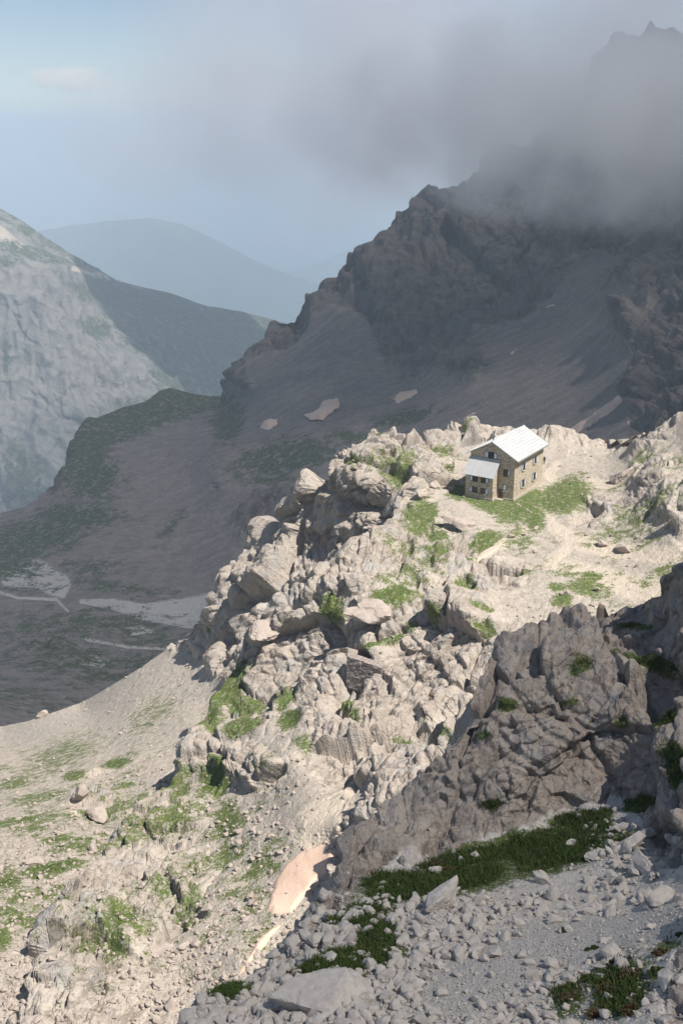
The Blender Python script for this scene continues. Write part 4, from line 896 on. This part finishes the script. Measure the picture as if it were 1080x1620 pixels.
def person(loc, rz, label, top, stride=.12, scale=1.0):
    root = link('person', None); root.location = loc; root.rotation_euler = (0, 0, rz); root.scale = (scale,) * 3
    tag(root, label, 'person')
    V = [(0, 0, .95), (0, 0, 1.15), (0, 0, 1.40), (0, 0, 1.50), (0, .01, 1.58), (0, .015, 1.66), (0, 0, 1.73)]
    E = [(i, i + 1) for i in range(6)]; Rd = [.13, .125, .13, .055, .075, .095, .065]
    V.append((0, .10, 1.625)); E.append((5, 7)); Rd.append(.022)      # nose
    for s in (-1, 1):
        b = len(V)
        V += [(s * .17, 0, 1.42), (s * .22, -.02, 1.15), (s * .23, .06 * s, .90), (s * .23, .08 * s, .84)]; Rd += [.06, .045, .034, .03]
        E += [(2, b), (b, b + 1), (b + 1, b + 2), (b + 2, b + 3)]
        for f, (dx, dy, ln) in enumerate([(-.02, .02, .07), (-.008, .012, .085), (.006, .004, .09), (.018, -.004, .075)]):
            c = len(V); V.append((s * .23 + dx, .08 * s + dy, .84 - ln)); V.append((s * .23 + dx, .08 * s + dy + .012, .84 - ln - .03)); Rd += [.009, .007]; E += [(b + 3, c), (c, c + 1)]
        c = len(V); V += [(s * .23 - .03 * s, .08 * s + .04, .835), (s * .23 - .035 * s, .08 * s + .055, .79)]; Rd += [.011, .009]; E += [(b + 3, c), (c, c + 1)]
        b = len(V)
        V += [(s * .09, 0, .88), (s * .10, s * stride * .6, .48), (s * .10, s * stride, .09), (s * .10, s * stride + .16, .04)]; Rd += [.085, .06, .042, .035]
        E += [(0, b), (b, b + 1), (b + 1, b + 2), (b + 2, b + 3)]
    skinned('body', V, E, Rd, M_skin, root)
    jv = [(0, 0, .98), (0, 0, 1.15), (0, 0, 1.40), (0, 0, 1.475)]; je = [(0, 1), (1, 2), (2, 3)]; jr = [.155, .148, .155, .075]
    for s in (-1, 1):
        b = len(jv); jv += [(s * .17, 0, 1.42), (s * .22, -.02, 1.15), (s * .23, .055 * s, .92)]; jr += [.078, .062, .05]; je += [(2, b), (b, b + 1), (b + 1, b + 2)]
    skinned('jacket', jv, je, jr, top, root)
    tv = [(0, 0, .97)]; te = []; tr = [.15]
    for s in (-1, 1):
        b = len(tv); tv += [(s * .09, 0, .86), (s * .10, s * stride * .6, .48), (s * .10, s * stride, .1)]; tr += [.10, .078, .06]; te += [(0, b), (b, b + 1), (b + 1, b + 2)]
    skinned('trousers', tv, te, tr, M_trs, root)
    for s in (-1, 1): skinned('shoe', [(s * .10, s * stride - .04, .05), (s * .10, s * stride + .17, .045)], [(0, 1)], [.055, .045], M_shoe, root)
    skinned('hair', [(0, -.03, 1.64), (0, -.015, 1.72), (0, .02, 1.745)], [(0, 1), (1, 2)], [.095, .085, .06], M_hair, root)
    return root
for px, py, lab, m in [(162, 1076, 'person in black, leftmost of three hikers crossing the shaded valley', M_dark), (166.5, 1074.5, 'person in dark clothes between the other two hikers in the valley', M_dark), (173.5, 1073, 'person in maroon jacket, rightmost of three hikers in the valley', M_red)]:
    p, n, d = hit(px, py); person(p, 1.2, lab, m)
p, n, d = hit(860.5, 735)
person(p, -.6, 'person in dark clothes standing behind the far corner of the stone hut', M_dark, .05)

# ------------------------------------------------------------------ clouds
def vol_cloud(name, label, c, rad, dens, nsc, seed, edge=.7, lo=.0, col=(.93, .92, .95), aniso=.2):
    t = NT('cloud_vapour'); co = t.co()
    mp = t.n('ShaderNodeMapping', {'Vector': co, 'Location': (seed * 3.7, seed * 1.3, seed * .7), 'Scale': (rad[0] / 100, rad[1] / 100, rad[2] / 100)}).outputs[0]
    n = t.noise(mp, nsc, 5, .58)
    ln = t.n('ShaderNodeVectorMath', {0: co}, operation='LENGTH').outputs['Value']
    f = t.math('ADD', t.math('SUBTRACT', 1.0, ln), t.math('MULTIPLY', t.math('SUBTRACT', n, .5), 2.2))
    inside = t.ss(ln, .99, .8)
    dn = t.math('MULTIPLY', t.math('MULTIPLY', t.ss(f, lo, lo + edge), inside), dens)
    v = t.n('ShaderNodeVolumePrincipled', {'Color': col, 'Density': dn, 'Anisotropy': aniso})
    t.put(t.out.inputs['Volume'], v.outputs[0])
    t.m.cycles.volume_step_rate = .5
    V, Fq = ICO[3]
    o = link(name, raw_mesh(name, V, Fq, [t.m], True)); o.location = c; o.scale = rad
    return tag(o, label, 'cloud', 'mist banks', 'stuff')
vol_cloud('cloud', 'grey mist bank wrapped round the mountain below its summit', P(1030, 186, 1040), (360, 230, 108), .020, 1.6, 1, edge=1.35, lo=-.14, col=(.995, .975, .97), aniso=0.0)
vol_cloud('cloud', 'thin grey mist drifting left of the summit', P(640, 90, 1750), (540, 260, 250), .0048, .5, 2, edge=1.0, lo=-.1, col=(.76, .75, .79))
vol_cloud('cloud', 'faint low veil of mist over the valley mouth', P(420, 230, 2300), (520, 260, 230), .0038, .45, 3, edge=1.1, lo=-.1, col=(.76, .75, .79))
vol_cloud('cloud', 'torn grey mist above the mountain summit', P(1080, -40, 1350), (260, 170, 90), .010, .9, 6, edge=1.0, col=(.80, .78, .81))
vol_cloud('cloud', 'small peach coloured cumulus low in the left sky', P(110, 125, 9500), (430, 260, 120), .0045, .8, 4, edge=.5, lo=.0, col=(1, .93, .88))

def shade_cloud(name, label, c, rad, seed, rough=.35, thru=.1):  # out-of-view cloud meshes, placed and shaped for the shade they cast
    t = NT('shade_cloud_body'); n = t.noise(t.co(), 2, 5)
    b = t.surface(t.mix(n, (.78, .79, .81), (.84, .84, .86)), 1.0, spec=0)
    mx = t.n('ShaderNodeMixShader', {0: thru, 1: b.outputs[0], 2: t.n('ShaderNodeBsdfTransparent').outputs[0]}); t.put(t.out.inputs['Surface'], mx.outputs[0])
    V, Fq = ICO[4]
    V = V * (1 + rough * fbm(V + seed, .8, 5, seed))[:, None]
    o = link(name, raw_mesh(name, V, Fq, [t.m], True)); o.location = c; o.scale = rad
    return tag(o, label, 'cloud', 'unseen shade clouds overhead', 'stuff')
def over(p, z):
    p = np.asarray(p, float); return p + SUN * (z - p[2]) / SUN[2]
shade_cloud('cloud', 'large unseen grey cloud placed overhead to shade the mountain and valley', over((110, 905, -220), 620), (475, 560, 60), 5, .22, .47)  # above the frame, set along the sun to darken mountain and valley
shade_cloud('cloud', 'distant unseen grey cloud placed overhead to shade the shoulder of the far massif', over((-420, 3380, -560), 1200), (430, 430, 100), 13, .3, .35)  # above the frame, set along the sun to darken the massif shoulder

shade_cloud('cloud', 'small unseen grey cloud added overhead to shade the near slope', (135, -74, 222), (37, 50, 9), 9, .18, .58)  # added out of view; sized so its shadow covers just the near slope

# ------------------------------------------------------------------ haze
V, F_ = boxes([(-24000, 24000, -200, 41000, -1901, 150)])
t = NT('valley_haze')
v = t.n('ShaderNodeVolumePrincipled', {'Color': (.67, .79, .91), 'Density': .00018, 'Anisotropy': .1})
t.put(t.out.inputs['Volume'], v.outputs[0])
hz = pydata('haze', V, F_, t.m, None); tag(hz, 'pale blue haze filling the valley air', 'haze', None, 'stuff')

# ------------------------------------------------------------------ light, sky, camera
sun = bpy.data.lights.new('sun', 'SUN'); sun.energy = 3.9; sun.angle = R(.5); sun.color = (1, .95, .88)
so = link('sun', sun); so.rotation_euler = Vector(SUN.tolist()).to_track_quat('Z', 'Y').to_euler()
w = bpy.data.worlds.new('World'); scn.world = w; w.use_nodes = True
nt = w.node_tree; bg = nt.nodes['Background']
sky = nt.nodes.new('ShaderNodeTexSky'); sky.sky_type = 'NISHITA'; sky.sun_disc = False
sky.sun_elevation = math.asin(SUN[2]); sky.sun_rotation = math.atan2(SUN[0], SUN[1]); sky.altitude = 2300; sky.air_density = 1.0; sky.dust_density = .4; sky.ozone_density = 1.0
hs = nt.nodes.new('ShaderNodeHueSaturation'); hs.inputs['Saturation'].default_value = .88
nt.links.new(sky.outputs[0], hs.inputs['Color']); nt.links.new(hs.outputs[0], bg.inputs[0]); bg.inputs[1].default_value = .052

cam = bpy.data.cameras.new('camera'); cam.sensor_fit = 'VERTICAL'; cam.sensor_height = 36; cam.lens = 36 * FPX / 1620; cam.clip_start = .5; cam.clip_end = 90000
cobj = link('camera', cam); cobj.rotation_euler = (math.pi / 2 - PITCH, 0, 0)
scn.camera = cobj
vs = scn.view_settings; vs.view_transform = 'Standard'; vs.look = 'None'; vs.exposure = 1.0; vs.gamma = 1
cy = scn.cycles
cy.max_bounces = 8; cy.diffuse_bounces = 3; cy.glossy_bounces = 2; cy.transmission_bounces = 2; cy.volume_bounces = 5; cy.transparent_max_bounces = 8
cy.use_denoising = True; cy.volume_max_steps = 256
